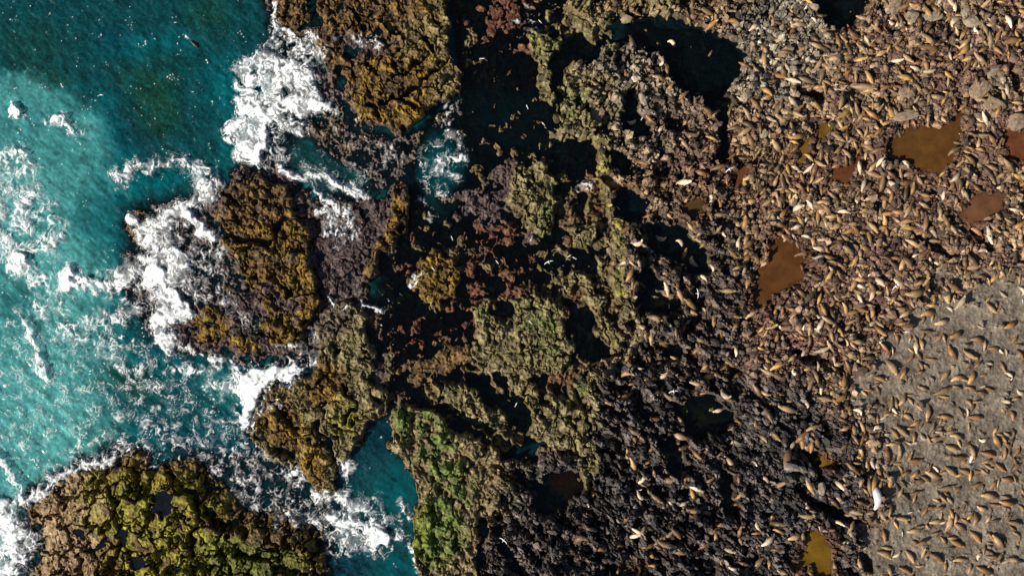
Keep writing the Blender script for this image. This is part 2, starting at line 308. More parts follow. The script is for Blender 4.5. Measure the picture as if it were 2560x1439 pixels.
# clefts in permanent shade
clefts = [([(770, -10), (795, 40), (760, 60)], 12), ([(985, 190), (1030, 170), (1065, 135)], 5), ([(1005, 235), (1050, 215), (1085, 175), (1120, 150)], 5), ([(955, 255), (1000, 245), (1040, 262)], 6), ([(1060, 90), (1080, 130)], 5), ([(860, 140), (900, 110), (950, 80)], 5), ([(880, 20), (905, 60)], 7), ([(835, 170), (850, 215)], 7), ([(935, 262), (950, 300)], 4),
          ([(270, 1215), (292, 1260), (275, 1310), (255, 1345)], 4), ([(480, 1235), (500, 1290), (470, 1370), (485, 1450)], 6), ([(372, 1120), (368, 1175)], 9), ([(305, 1300), (300, 1350), (280, 1425)], 6), ([(420, 1185), (480, 1225), (530, 1290), (610, 1330)], 9), ([(560, 1300), (545, 1380), (590, 1440)], 4), ([(200, 1400), (195, 1450)], 5), ([(430, 1425), (520, 1420)], 9), ([(600, 1380), (680, 1400)], 6), ([(700, 1420), (760, 1440)], 12), ([(240, 1140), (262, 1185), (270, 1215)], 4),
          ([(645, 610), (680, 600), (690, 560), (720, 545)], 9), ([(560, 480), (610, 500)], 5), ([(690, 700), (720, 740)], 6), ([(640, 790), (655, 840)], 6), ([(590, 690), (640, 690)], 4), ([(700, 1020), (740, 1070)], 5), ([(860, 960), (880, 1010), (860, 1060)], 5), ([(690, 1120), (720, 1140)], 9), ([(960, 640), (925, 720)], 5),
          ([(555, 575), (600, 590), (650, 605)], 9), ([(1100, 1010), (1180, 1050), (1260, 1100), (1330, 1150)], 11), ([(792, 1060), (815, 1110), (835, 1150)], 6),
          ([(1250, 950), (1320, 1040)], 14), ([(1180, 960), (1260, 1020), (1310, 1060)], 16), ([(1500, 440), (1560, 470)], 8), ([(1700, 420), (1690, 470)], 5),
          ([(2500, 150), (2530, 200), (2540, 230)], 9), ([(2000, 230), (2040, 245)], 9), ([(1920, 600), (1900, 640)], 4), ([(2290, 590), (2330, 620), (2380, 640)], 9), ([(2430, 575), (2480, 620)], 10),
          ([(1985, 880), (2060, 905), (2110, 930)], 9), ([(1950, 1060), (2010, 1110), (2060, 1190)], 12), ([(1990, 1200), (2050, 1270), (2140, 1310)], 12), ([(2160, 1380), (2170, 1410)], 9),
          ([(1430, 760), (1480, 830), (1520, 880)], 12), ([(1240, 1330), (1290, 1420)], 14), ([(1300, 1180), (1340, 1230)], 16), ([(1650, 380), (1700, 400)], 5), ([(1470, 270), (1530, 320)], 7)]
for pts, wd in clefts: H = H - 1.5 * LN(pts, wd, 5)
# tide pools, and one cleft whose shade is put in as dark water
pool_level = {}
for i, m in enumerate(dark):
    H = lerp(H, -0.55 + 0.7 * nB + .3 * kelp_rel, m)
for i, (m, c) in enumerate(mud):
    sel = m > 0.5
    lvl = float(np.mean(mainb[sel])) - 0.05 if sel.any() else 1.0
    pool_level[i] = lvl
    H = lerp(H, np.minimum(H, lvl - 0.45 + 0.22 * nB), m)
for m_ in ISLE_POOLS: H = lerp(H, np.minimum(H, float(isle_h[m_ > .5].mean()) - .4), m_)
outm = np.maximum.reduce([ss(2640, 2800, PX), ss(-80, -240, PX), ss(-70, -200, PY), ss(1510, 1640, PY)])
H = lerp(H, mMain * (1.8 + .2 * nA) + (1 - mMain) * -2.6, outm)
# outside the picture: open sea to the left, gently rising shore to the right
far = ss(2700, 9000, PX) * 12
H = H + far

# ------------------------------------------------------------------ terrain base colour (material pigments only)
def mixc(cols, t):
    """piecewise mix of 3 pigments by noise t (about -1..1)"""
    a, b, c = [c3(x) for x in cols]
    t = np.clip(t * .5 + .5, 0, 1)[..., None]
    return np.where(t < .5, a + (b - a) * (t * 2), b + (c - b) * (t * 2 - 1))
def rnd(V): return V[4] * 2 - 1
def paint(C, col, m): return C + (col - C) * m[..., None]

k_ochre = mixc([(0.018, 0.010, 0.004), (0.105, 0.060, 0.007), (0.27, 0.165, 0.016)], 0.35 * rnd(VL) + 0.8 * nC + 0.7 * nB + .5 * nD)
k_olive = mixc([(0.026, 0.021, 0.010), (0.12, 0.096, 0.036), (0.30, 0.25, 0.13)], 0.35 * rnd(VL) + 0.7 * nC + 0.5 * nB + .5 * nD)
k_brown = mixc([(0.012, 0.007, 0.005), (0.075, 0.042, 0.011), (0.19, 0.11, 0.03)], 0.7 * rnd(VB) + 0.9 * nD + 0.5 * nB)
k_purple = mixc([(0.010, 0.007, 0.008), (0.045, 0.028, 0.026), (0.14, 0.10, 0.09)], 0.8 * nD + 0.6 * nC + 0.4 * nB)
k_moss = mixc([(0.05, 0.040, 0.008), (0.17, 0.155, 0.011), (0.33, 0.30, 0.020)], 0.3 * rnd(VL) + .3 * nD + 0.9 * nC + 0.5 * nE)
k_green = mixc([(0.016, 0.020, 0.006), (0.050, 0.092, 0.008), (0.13, 0.21, 0.014)], 0.9 * nD + 0.8 * nC)
k_pale = mixc([(0.07, 0.045, 0.022), (0.25, 0.165, 0.085), (0.42, 0.31, 0.19)], 0.3 * rnd(VL) + .4 * nD + 0.8 * nC + 0.6 * nE)
k_grey = mixc([(0.030, 0.026, 0.022), (0.13, 0.11, 0.085), (0.32, 0.28, 0.21)], 0.9 * rnd(VR) + 0.5 * nD)
k_rub = mixc([(0.030, 0.016, 0.009), (0.135, 0.080, 0.043), (0.36, 0.255, 0.145)], 0.8 * rnd(VR) + 0.5 * rnd(VB) + 0.5 * nD)
k_mudr = mixc([(0.038, 0.018, 0.014), (0.100, 0.052, 0.038), (0.20, 0.118, 0.080)], 0.7 * rnd(VB) + 0.8 * nD)
k_slate = mixc([(0.006, 0.006, 0.007), (0.027, 0.024, 0.025), (0.12, 0.10, 0.088)], 0.9 * rnd(VS) + 0.5 * nD + 0.4 * rnd(VB))
k_sand = mixc([(0.066, 0.050, 0.036), (0.132, 0.108, 0.080), (0.205, 0.172, 0.130)], 0.55 * nD + 0.6 * nB + .8 * nA + .35 * nC + .05)
k_red = mixc([(0.014, 0.007, 0.005), (0.080, 0.026, 0.013), (0.16, 0.07, 0.02)], 0.9 * nC + 0.7 * nD)
k_lag = mixc([(0.012, 0.012, 0.009), (0.060, 0.044, 0.020), (0.16, 0.13, 0.045)], 0.9 * nB + 0.7 * nC + 0.3 * nD)

C = np.zeros(PX.shape + (3,), F) + mixc([(0.01, 0.03, 0.03), (0.03, 0.07, 0.06), (0.09, 0.10, 0.06)], nB)
C = paint(C, k_lag * 1.3, mLag); C = paint(C, k_red * 1.2, mLag * ss(-.1, .4, nA) * .7); C = paint(C, k_olive * .8, mLag * .8 * ss(.0, .5, H + .2 * nE) * ss(-.4, .4, nA + .1 + .7 * ss(1150, 1350, PX) * ss(500, 700, PY) - .35)); C = paint(C, k_red, mLag * ss(.1, .5, n60x) * .6); C = paint(C, k_brown, mLag * ss(0, .4, n60y) * .7)
for e in [E(1000, 830, 70, 60), E(1150, 790, 80, 60), E(1290, 700, 60, 50), E(1230, 590, 60, 50), E(1080, 830, 70, 45), E(1000, 940, 60, 30), E(1180, 520, 60, 50), E(1250, 100, 60, 60), E(1300, 150, 50, 60), E(1420, 1240, 60, 60)]:
    C = paint(C, k_red, e * .75)
for m in (mWT, mWM, mWashB, mWC, mWI): C = paint(C, k_purple, m * .95)
C = paint(C, k_brown, E(335, 560, 45, 80, 0, .4)); C = paint(C, k_brown, E(850, 330, 80, 60)*.5)
C = paint(C, k_brown, mTop); C = paint(C, k_ochre, mTopH * ss(-.35, .35, nA + .8 * nE + .15)); C = paint(C, k_olive, mTop * ss(1060, 1110, PX) * .7)
C = paint(C, k_purple, E(900, 110, 80, 30, 10) * .75); C = paint(C, k_olive, E(1040, 100, 60, 50) * .5)
C = paint(C, k_purple, mMid); C = paint(C, k_ochre, mMidH * ss(-.45, .25, nA + .8 * nE + .2)); C = paint(C, k_brown, E(650, 500, 90, 60) * mMidH)
C = paint(C, k_ochre, np.maximum(mEdgeR, E(520, 810, 50, 45, 20, .25))); C = paint(C, k_ochre, E(700, 815, 42, 38, 0, .2)); C = paint(C, k_ochre, E(600, 860, 40, 20, 10, .3))
C = paint(C, k_olive, mLow); C = paint(C, k_purple, E(830, 800, 50, 50) * mLow * .6)
C = paint(C, k_ochre, E(700, 1060, 90, 60, 40) * mLow); C = paint(C, k_ochre, E(780, 1170, 40, 60, 0) * mLow); C = paint(C, k_ochre, E(810, 960, 60, 60) * mLow)
C = paint(C, k_moss, E(860, 1050, 40, 50) * mLow * .55); C = paint(C, k_brown, E(700, 990, 50, 30) * mLow * .6)
C = paint(C, k_brown, mIsle); C = paint(C, k_ochre, mIsle * .7); C = paint(C, k_pale, mIsle * np.clip(E(165, 1320, 95, 190, 20, .5) , 0, 1) * .85)
C = paint(C, k_ochre, mIsle * E(320, 1180, 120, 50, 0, .4)*.7)
C = paint(C, k_moss, mIsle * np.clip(E(430, 1350, 150, 160, 10, .4) + E(270, 1250, 90, 90) * .7, 0, 1) * ss(-.5, .3, nB + .6 * n30x + .12))
C = paint(C, k_green, mIsle * E(640, 1400, 130, 80, 0, .5) * .6); C = paint(C, k_brown, mIsle * E(660, 1320, 130, 40, 10, .4) * .8)
for e, k in reef_m: C = paint(C, {"p": k_purple * 1.05, "r": k_red, "b": k_brown, "o": k_olive * .85}[k], np.clip(e * 1.2, 0, 1) * (1 - mMain) * (1 - mSmall))
C = paint(C, k_purple, np.clip(skirt - mTop - mMid - mLow - mIsle - mMoss, 0, 1))
C = paint(C, k_brown, np.clip(skirt - mTop - mMid - mLow - mIsle - mMoss, 0, 1) * ss(0, .3, nE) * .8)
# mainland
pale_top = ss(1500, 1900, PX) * ss(1000, 500, PY)
C = paint(C, k_rub, mMain)
C = paint(C, k_mudr, mMain * np.clip(.25 + 1.2 * nA + .5 * nB, 0, 1) * ss(1700, 2000, PX))
C = paint(C, k_mudr, mMain * ss(-.1, .35, fbm(PX / 75, PY / 60, 23, 3)) * ss(1850, 2100, PX) * (1 - slateW) * .85)
for e, k in [(E(2050, 730, 260, 160, -20), .75), (E(2430, 170, 130, 70, -40), .7), (E(1900, 860, 200, 90), .6), (E(2330, 130, 60, 60), .55), (E(2400, 470, 120, 60), .6), (E(2180, 450, 150, 40), .7), (E(2250, 150, 60, 40), .3), (E(1780, 460, 90, 80), .5)]:
    C = paint(C, k_mudr, e * mMain * k)
C = paint(C, k_grey, mMain * E(1950, 110, 130, 170, 20, .4) * .95)
C = paint(C, k_grey, mMain * E(1600, 230, 190, 160, 0, .4) * .8)
C = paint(C, k_slate, mMain * slateW * .93)
C = paint(C, k_mudr, mMain * E(1700, 330, 120, 90, 0, .4) * .5)
for e, k in [(E(1450, 250, 90, 90), .85), (E(1640, 10, 90, 50), .6), (E(1530, 80, 40, 60), .8), (E(1450, 60, 90, 70), .85), (E(1500, 340, 80, 40), .7), (E(1570, 800, 40, 80), .55), (E(1460, 990, 40, 80), .9), (E(1240, 1200, 80, 120), .35), (E(1400, 1060, 90, 60), .8)]:
    C = paint(C, k_olive, e * mMain * k)
for e in [E(1430, 260, 40, 50), E(1535, 85, 22, 35), E(1680, 8, 30, 16), E(1450, 960, 24, 50)]: C = paint(C, k_green, e * mMain * .55 * ss(-.4, .3, n30x))
C = paint(C, k_rub, mMoss); C = paint(C, k_olive, mMoss * .7)
C = paint(C, k_green, mMoss * np.clip(LN([(1030, 1040), (1080, 1110), (1135, 1190), (1115, 1280), (1110, 1350)], 50, 26) * .85 * ss(-.25, .3, nB + .6 * n30x + .15) * .9, 0, 1))
C = paint(C, k_moss, mMoss * LN([(1050, 1290), (1050, 1340), (1040, 1370)], 24, 14) * .8); C = paint(C, k_green, mMoss * E(1090, 1330, 60, 80) * .6)
for i, (k, m, h) in enumerate(small):
    C = paint(C, k_ochre if k == "kelp" else k_olive, m)
for e in [E(1370, 560, 20, 36), E(1340, 790, 55, 50), E(1380, 850, 40, 40), E(1380, 500, 20, 40), E(1200, 790, 30, 30), E(1240, 1075, 40, 20), E(1355, 105, 40, 30)]: C = paint(C, k_green, e * mSmall * .5 * ss(-.4, .3, n30x))
C = paint(C, k_olive, mRidge); C = paint(C, k_moss, mRidge * ss(0, .5, nB) * .7)
mudring = np.zeros(PX.shape, F)
for p_, c_ in POOLS_MUD: mudring = np.maximum(mudring, P(p_, 14, 1, 20))
mudring = np.maximum(mudring, .9 * P([(1830, 400), (1960, 390), (2080, 400), (2210, 430), (2200, 480), (2050, 500), (1900, 500), (1820, 470)], 24) * ss(-.2, .2, nB))
C = paint(C, mixc([(.03, .014, .008), (.075, .034, .015), (.13, .07, .035)], nC + .5 * nD), mudring * .85 * mMain)
C = paint(C, k_sand, mSand)
C = paint(C, k_lag, mDark)
C = paint(C, k_slate, mIP)

# ------------------------------------------------------------------ materials
def new_mat(name):
    m = bpy.data.materials.new(name); m.use_nodes = True
    return m, m.node_tree, m.node_tree.nodes["Principled BSDF"]
def noise_mul(nt, col_socket, scale, lo, hi, detail=6.0, rough=.65):
    """multiply a colour by a fine procedural noise"""
    tc = nt.nodes.new("ShaderNodeTexCoord"); n = nt.nodes.new("ShaderNodeTexNoise")
    n.inputs["Scale"].default_value = scale; n.inputs["Detail"].default_value = detail; n.inputs["Roughness"].default_value = rough
    nt.links.new(tc.outputs["Object"], n.inputs["Vector"])
    mr = nt.nodes.new("ShaderNodeMapRange"); mr.inputs[1].default_value = .3; mr.inputs[2].default_value = .7
    mr.inputs[3].default_value = lo; mr.inputs[4].default_value = hi
    nt.links.new(n.outputs["Fac"], mr.inputs[0])
    mx = nt.nodes.new("ShaderNodeVectorMath"); mx.operation = 'SCALE'
    nt.links.new(col_socket, mx.inputs[0]); nt.links.new(mr.outputs[0], mx.inputs[3])
    return mx.outputs[0], n

M_rock, t, b = new_mat("shore_rock")
at = t.nodes.new("ShaderNodeAttribute"); at.attribute_name = "pigment"
o, nz = noise_mul(t, at.outputs["Color"], 1.8, .55, 1.5, 7.0, .62)
t.links.new(o, b.inputs["Base Color"]); b.inputs["Roughness"].default_value = .72; b.inputs["Specular IOR Level"].default_value = .35
bp = t.nodes.new("ShaderNodeBump"); bp.inputs["Strength"].default_value = .5; bp.inputs["Distance"].default_value = .08
t.links.new(nz.outputs["Fac"], bp.inputs["Height"]); t.links.new(bp.outputs[0], b.inputs["Normal"])

# ------------------------------------------------------------------ mesh helpers
def obj_from_mesh(name, me, mat, **props):
    o = bpy.data.objects.new(name, me); COL.objects.link(o)
    if mat: me.materials.append(mat)
    for k, v in props.items(): o[k] = v
    return o

XW = (PX - 1280.0) / S; YW = (719.5 - PY) / S
def sheet(name, Z, facemask, mat, attrs, smooth=False):
    """mesh from the faces of the grid chosen by facemask; attrs: name -> (NY,NX[,3])"""
    j, i = np.nonzero(facemask)
    a = j * NX + i
    quads = np.stack([a + NX, a + NX + 1, a + 1, a], 1)
    used, inv = np.unique(quads.ravel(), return_inverse=True)
    co = np.stack([XW.ravel()[used], YW.ravel()[used], Z.ravel()[used]], 1).astype(F)
    me = bpy.data.meshes.new(name); nf = len(quads)
    me.vertices.add(len(used)); me.vertices.foreach_set("co", co.ravel())
    me.loops.add(nf * 4); me.loops.foreach_set("vertex_index", inv.ravel().astype(np.int32))
    me.polygons.add(nf); me.polygons.foreach_set("loop_start", np.arange(0, nf * 4, 4, dtype=np.int32))
    me.polygons.foreach_set("use_smooth", np.full(nf, smooth, bool))
    me.update(calc_edges=True)
    for k, v in attrs.items():
        if v.ndim == 3:
            at = me.attributes.new(k, 'FLOAT_COLOR', 'POINT')
            c = np.ones((len(used), 4), F); c[:, :3] = v.reshape(-1, 3)[used]
            at.data.foreach_set("color", c.ravel())
        else:
            at = me.attributes.new(k, 'FLOAT', 'POINT'); at.data.foreach_set("value", v.ravel()[used].astype(F))
    return me

def fm(mask): return (mask[:-1, :-1] + mask[1:, :-1] + mask[:-1, 1:] + mask[1:, 1:]) > 2.0

# ------------------------------------------------------------------ terrain, split into the named rocks
FREE = np.ones((NY - 1, NX - 1), bool)
def rock(mask, label, group=None):
    global FREE
    f = fm(mask) & FREE
    if not f.any(): return
    FREE &= ~f
    me = sheet("rock_outcrop", H, f, M_rock, {"pigment": C})
    o = obj_from_mesh("rock_outcrop", me, M_rock, label=label, category="rock outcrop")
    if group: o["group"] = group
rock(mTop, "large kelp-covered rock outcrop with ochre top at the upper edge, right of the surf")
rock(np.maximum(np.maximum(mMid, mEdgeR), 0), "jagged ochre and purple kelp rock at the centre-left with surf breaking against it")
rock(mLow, "olive and ochre weedy rock tapering down between two white surf pools")
rock(mIsle, "broad yellow-green mossy rock island with round dark puddles in the lower left corner")
rock(mMoss, "long bright green algae-covered rock slope right of the lower teal channel")
slab = ["round brown kelp-covered rock standing alone in the dark lagoon",
        "mossy olive rock with a green lower edge left of the long vertical ridge",
        "small lumpy yellow-olive rock islet below the mossy rock and left of the ridge",
        "smooth oval olive rock standing upright in black water",
        "thin diagonal olive rock ridge running down right from beside the oval rock",
        "green and olive weed-covered rock mass below the flying gull",
        "narrow olive rock wall left of the small black pool near the top",
        "low olive reef with yellow weed right of the rusty red weed bed",
        "diagonal olive rock rib above the green algae slope",
        "tall tan rock face bordering the dark slate shelf on its left",
        "small olive rock hump between two black clefts in the lower centre"]
for (k, m, h), l in zip(small, slab): rock(m, l, "rocks of the inner reef")
rock(mRidge, "long narrow mossy ridge running vertically beside the black pools")
ground = obj_from_mesh("ground", sheet("ground", H, FREE, M_rock, {"pigment": C}), M_rock, kind="structure")

# ------------------------------------------------------------------ sea
uxf, uyf = rot(42, 34, 13)
swell = 0.055 * fbm(uxf, uyf, 41, 3) + 0.015 * nC + .1 * nB
SEA = np.zeros(PX.shape, F)
SEA += swell * np.clip(ss(1150, 800, PX) + ss(2700, 3000, PX), .12, 1)
deep = c3((0.003, 0.030, 0.036)); midc = c3((0.0, 0.082, 0.096)); light = c3((0.075, 0.30, 0.29)); kelpy = c3((0.006, 0.036, 0.018)); black = c3((0.002, 0.006, 0.007)); navy = c3((0.002, 0.020, 0.036))
ridgen = np.exp(-(fbm(uxf * 1.5 + n30x, uyf * 1.1 + n30y, 57, 2) / .10) ** 2)
WC = np.zeros(PX.shape + (3,), F) + midc * .9
def wp(c, m, k=1.0):
    global WC
    WC = WC + (c - WC) * (m * k)[..., None]
wp(deep, P([(-3000, -3000), (700, -3000), (680, 120), (560, 250), (540, 430), (400, 420), (330, 380), (270, 250), (0, 205), (-3000, 180)], 45, 3), .85)
wp(midc, E(300, 110, 60, 30, 20, .8), .6); wp(midc, E(560, 210, 50, 70, 0, .8), .7); wp(midc, E(420, 100, 80, 30, 0, .8), .5)
wp(kelpy, E(380, 260, 60, 95, 10, .7), .8); wp(kelpy, E(330, 190, 60, 30, 0, .8), .5); wp(kelpy, E(60, 110, 90, 60, 0, .8), .45); wp(kelpy, E(510, 40, 50, 60, 0, .8), .6); wp(kelpy, E(120, 190, 60, 25, 0, .8), .6)
wp(navy, E(330, 330, 40, 60, -20, .8), .55); wp(navy, E(270, 90, 40, 30, 0, .8), .5)
wp(light, LN([(-400, 260), (60, 235), (200, 300), (230, 400), (160, 480), (0, 420)], 40, 38), .42)
wp(light, E(30, 230, 60, 30, 0, .8), .4); wp(midc, E(200, 480, 70, 80, 0, .8), .7)
wp(light * .9, P([(-3000, 240), (20, 240), (200, 330), (260, 480), (220, 700), (300, 900), (200, 1100), (80, 1250), (-3000, 1500)], 60, 3), .55); wp(light, E(30, 620, 110, 190, 0, .6), .45); wp(light, E(150, 700, 110, 90, 0, .7), .6); wp(midc * .85, E(230, 540, 50, 80, 0, .8), .7)
wp(midc * .75, E(35, 760, 50, 60, 0, .8), .7); wp(light, E(60, 900, 100, 100, 0, .7), .5); wp(light, E(130, 1070, 130, 120, 30, .7), .75)
wp(deep * 1.3, E(450, 1010, 190, 90, 10, .7), .7); wp(kelpy, E(320, 960, 70, 30, 30, .8), .7); wp(kelpy * 1.4, E(240, 1110, 60, 60, 0, .8), .3)
wp(light * .8, E(560, 965, 60, 30, 0, .7), .5); wp(deep, E(360, 840, 60, 40, 30, .8), .5)
wp(light, E(30, 1300, 60, 140, 0, .6), .6)
wp(navy * 1.2, P([(360, 1060), (650, 1100), (760, 1190), (830, 1230), (800, 1330), (560, 1240), (430, 1150)], 30), .75)
wp(c3((.006, .022, .020)), P([(660, 320), (780, 330), (900, 430), (1010, 380), (1010, 480), (860, 500), (700, 440)], 20), .9)
# inner lagoon
wash = np.clip(np.maximum.reduce([mWT, mWM, mWashB, mWC * .6, mWI, skirt]), 0, 1) * (PX < 1030)
wp(c3((.008, .030, .036)), wash, .85)
wp(c3((.003, .012, .014)), np.clip(mTop + mMid + mLow + mIsle + mMoss, 0, 1), .95)
wp(black, mLag, 1.0)
wp(deep * .35, E(1280, 300, 130, 70, 20, .7), .8); wp(deep * .3, E(1230, 150, 60, 120, 0, .7), .6); wp(midc * .8, E(1095, 420, 55, 90, 5, .5), .7); wp(deep * .9, E(1090, 510, 45, 50, 0, .5), .7)
wp(deep * .2, E(1350, 640, 60, 40, 0, .6), .7)
# southern channel
wp(deep * 1.2, P([(975, 1040), (985, 1130), (1035, 1230), (1020, 1440), (1010, 1600), (800, 1600), (810, 1400), (840, 1210), (920, 1060)], 12), 1)
wp(navy * .8, E(940, 1090, 35, 60, 20, .6), .9); wp(midc * .8, E(985, 1230, 40, 60, 0, .6), .7); wp(navy * .9, E(860, 1420, 60, 50, 0, .6), .9); wp(midc * .7, E(980, 1420, 40, 30), .7); wp(navy, E(870, 1170, 30, 50, 0, .6), .7)
wp(black, ss(1180, 1260, PX) * ss(2700, 2600, PX) * (1 - mLag), 1.0)
wp(black, mDark, .97)
wp(c3((.018, .015, .004)), E(1655, 765, 50, 20), .8); wp(c3((.010, .012, .004)), E(1760, 1050, 50, 40), .8); wp(c3((0.006, .010, .016)), E(2105, 20, 70, 60), .95)
wp(c3((.02, .007, .003)), E(1420, 1210, 40, 40), .8); wp(c3((0.002, .012, .014)), E(1570, 515, 60, 30), .8)
WC *= (1 + 0.5 * fbm(uxf * .7, uyf * .7, 55, 3) + .2 * nB + .3 * fbm(PX / 9, PY / 9, 56, 2) * (1 - mLag))[..., None]
WC = np.clip(WC, 0, 1)
wp(midc * 1.4, ss(.55, .95, ridgen) * ss(1000, 900, PX), .45)
depth = np.clip(SEA - H, 0, 5)
OP = 1 - np.exp(-depth * 1.5); OP = np.clip(OP, 0.05, .97)
OP *= (1 - .45 * wash); OP *= 1 - .86 * mLag * (1 - mTop) * (1 - np.clip(E(1095, 420, 70, 90, 0, .6) + .45 * E(1280, 300, 130, 70, 20, .7), 0, 1)); OP *= 1 - .55 * mDark

M_sea, t, b = new_mat("sea_water")
at = t.nodes.new("ShaderNodeAttribute"); at.attribute_name = "water_tint"
ao = t.nodes.new("ShaderNodeAttribute"); ao.attribute_name = "turbidity"
t.links.new(at.outputs["Color"], b.inputs["Base Color"]); b.inputs["Roughness"].default_value = .22; b.inputs["IOR"].default_value = 1.33
b.inputs["Specular IOR Level"].default_value = .4
tr = t.nodes.new("ShaderNodeBsdfTransparent"); tr.inputs[0].default_value = (.72, .86, .88, 1)
gl = t.nodes.new("ShaderNodeBsdfGlossy"); gl.inputs["Roughness"].default_value = .12
fr = t.nodes.new("ShaderNodeFresnel"); fr.inputs[0].default_value = 1.33
mx0 = t.nodes.new("ShaderNodeMixShader"); t.links.new(fr.outputs[0], mx0.inputs[0]); t.links.new(tr.outputs[0], mx0.inputs[1]); t.links.new(gl.outputs[0], mx0.inputs[2])
mx = t.nodes.new("ShaderNodeMixShader"); t.links.new(ao.outputs["Fac"], mx.inputs[0]); t.links.new(mx0.outputs[0], mx.inputs[1]); t.links.new(b.outputs[0], mx.inputs[2])
nz = t.nodes.new("ShaderNodeTexNoise"); nz.inputs["Scale"].default_value = 1.6; nz.inputs["Detail"].default_value = 6
mp = t.nodes.new("ShaderNodeMapping"); mp.inputs["Rotation"].default_value = (0, 0, math.radians(42)); mp.inputs["Scale"].default_value = (.6, 1.7, 1)
tc = t.nodes.new("ShaderNodeTexCoord"); t.links.new(tc.outputs["Object"], mp.inputs[0]); t.links.new(mp.outputs[0], nz.inputs["Vector"])
bp = t.nodes.new("ShaderNodeBump"); bp.inputs["Strength"].default_value = .3; bp.inputs["Distance"].default_value = .07
t.links.new(nz.outputs["Fac"], bp.inputs["Height"])
for n in (b, gl, fr): t.links.new(bp.outputs[0], n.inputs["Normal"])
t.links.new(mx.outputs[0], t.nodes["Material Output"].inputs["Surface"])

sea_f = fm((H < SEA + 0.12).astype(F) * 1.0 + .3) 
sea_f = ((H[:-1, :-1] < .15) | (H[1:, :-1] < .15) | (H[:-1, 1:] < .15) | (H[1:, 1:] < .15)) & (PX[:-1, :-1] < 2300)
obj_from_mesh("sea_water", sheet("sea_water", SEA, sea_f, M_sea, {"water_tint": WC, "turbidity": OP}, True), M_sea, kind="structure")

# ------------------------------------------------------------------ foam and painted sun glints
D = np.zeros(PX.shape, F)
def fd(m, k):
    global D
    D = np.maximum(D, m * k)
fd(P([(590, 150), (660, 110), (700, 130), (760, 140), (790, 190), (815, 260), (760, 290), (720, 275), (690, 295), (680, 340), (640, 405), (600, 415), (560, 350), (552, 320), (590, 270), (575, 200)], 14), .72)
fd(LN([(612, 195), (622, 250), (600, 300), (575, 325)], 15, 12), 1.05); fd(LN([(640, 270), (665, 310), (660, 350), (630, 395), (600, 365)], 17, 14), 1.05)
fd(LN([(680, 8), (692, 50), (672, 90), (665, 130)], 8, 8), .85); fd(LN([(680, 15), (700, 65), (735, 85), (750, 120), (780, 160)], 7, 8), .7); fd(LN([(700, 245), (760, 255), (825, 262)], 15, 12), .95); fd(E(720, 310, 50, 26, 20), .62); fd(E(730, 190, 40, 50, 0), .85)
fd(LN([(700, 425), (750, 445), (780, 440), (840, 455), (900, 478), (910, 495)], 10, 9), .75); fd(LN([(790, 480), (825, 500), (820, 530), (790, 535)], 8, 6), .8); fd(LN([(700, 380), (790, 440), (880, 440)], 30, 26), .28)
fd(LN([(280, 445), (330, 412), (400, 405), (470, 408), (530, 425), (535, 470)], 14, 16), .68); fd(LN([(500, 440), (510, 490), (460, 520), (410, 545), (380, 580)], 20, 18), .78); fd(LN([(440, 520), (480, 555), (530, 582)], 15, 12), .98)
fd(LN([(320, 535), (350, 560), (365, 600)], 9, 8), .95); fd(LN([(385, 560), (420, 610), (445, 660), (430, 700)], 26, 20), .72); fd(LN([(365, 580), (385, 640), (390, 700), (405, 750), (395, 830), (415, 855)], 24, 18), .84)
fd(E(382, 692, 30, 34, 0, .5), 1.1); fd(LN([(400, 720), (440, 750), (465, 775), (400, 800)], 15, 12), .95); fd(E(310, 690, 52, 44, 0, .5), .62); fd(E(400, 640, 80, 90, 0, .5), .5)
fd(LN([(430, 850), (500, 885), (560, 900), (600, 925)], 10, 12), .62); fd(P([(580, 935), (640, 922), (700, 912), (762, 925), (740, 952), (680, 960), (645, 990), (615, 1065), (590, 1060), (600, 1005), (572, 970)], 12), .95)
fd(LN([(480, 1080), (560, 1050), (610, 1040)], 8, 10), .55); fd(LN([(540, 970), (600, 950)], 20, 16), .6); fd(LN([(400, 900), (470, 930), (540, 920)], 22, 20), .5)
fd(E(40, 660, 44, 25, 30), .97); fd(E(158, 695, 20, 36, 20), .92); fd(LN([(160, 670), (180, 700), (230, 705)], 10, 12), .7); fd(E(30, 275, 26, 14, 10), .9); fd(E(148, 300, 26, 15, 25), .9); fd(LN([(110, 295), (160, 300), (190, 330)], 8, 10), .6)
fd(P([(-400, 370), (70, 365), (90, 440), (150, 520), (160, 600), (110, 650), (-400, 640)], 24), .46); fd(LN([(-20, 372), (40, 372), (70, 400), (55, 440), (70, 480)], 9, 10), .68); fd(LN([(30, 520), (80, 580)], 16, 14), .6)
fd(LN([(60, 660), (110, 760), (180, 830), (290, 900), (400, 960)], 36, 30), .5); fd(P([(-400, 760), (60, 770), (150, 800), (260, 750), (330, 830), (420, 900), (560, 930), (560, 1100), (360, 1120), (120, 1180), (-400, 1120)], 40), .27)
fd(LN([(60, 800), (78, 850), (95, 900), (115, 945)], 15, 14), .85); fd(LN([(200, 700), (280, 720), (330, 760), (300, 800), (220, 800)], 30, 26), .5); fd(E(220, 840, 100, 60, 20), .42)
fd(LN([(-20, 1130), (20, 1180), (40, 1220), (60, 1260)], 12, 12), .85); fd(P([(-400, 1230), (40, 1240), (60, 1300), (90, 1340), (70, 1400), (60, 1500), (-400, 1500)], 24), .62); fd(LN([(-10, 1280), (30, 1370), (10, 1430)], 24, 18), .95)
fd(LN([(60, 1265), (120, 1205), (200, 1172), (280, 1137), (330, 1122)], 9, 8), .75); fd(P([(150, 1080), (380, 1040), (600, 1080), (700, 1150), (830, 1230), (790, 1300), (640, 1290), (540, 1200), (400, 1130), (250, 1130), (150, 1190)], 24), .33)
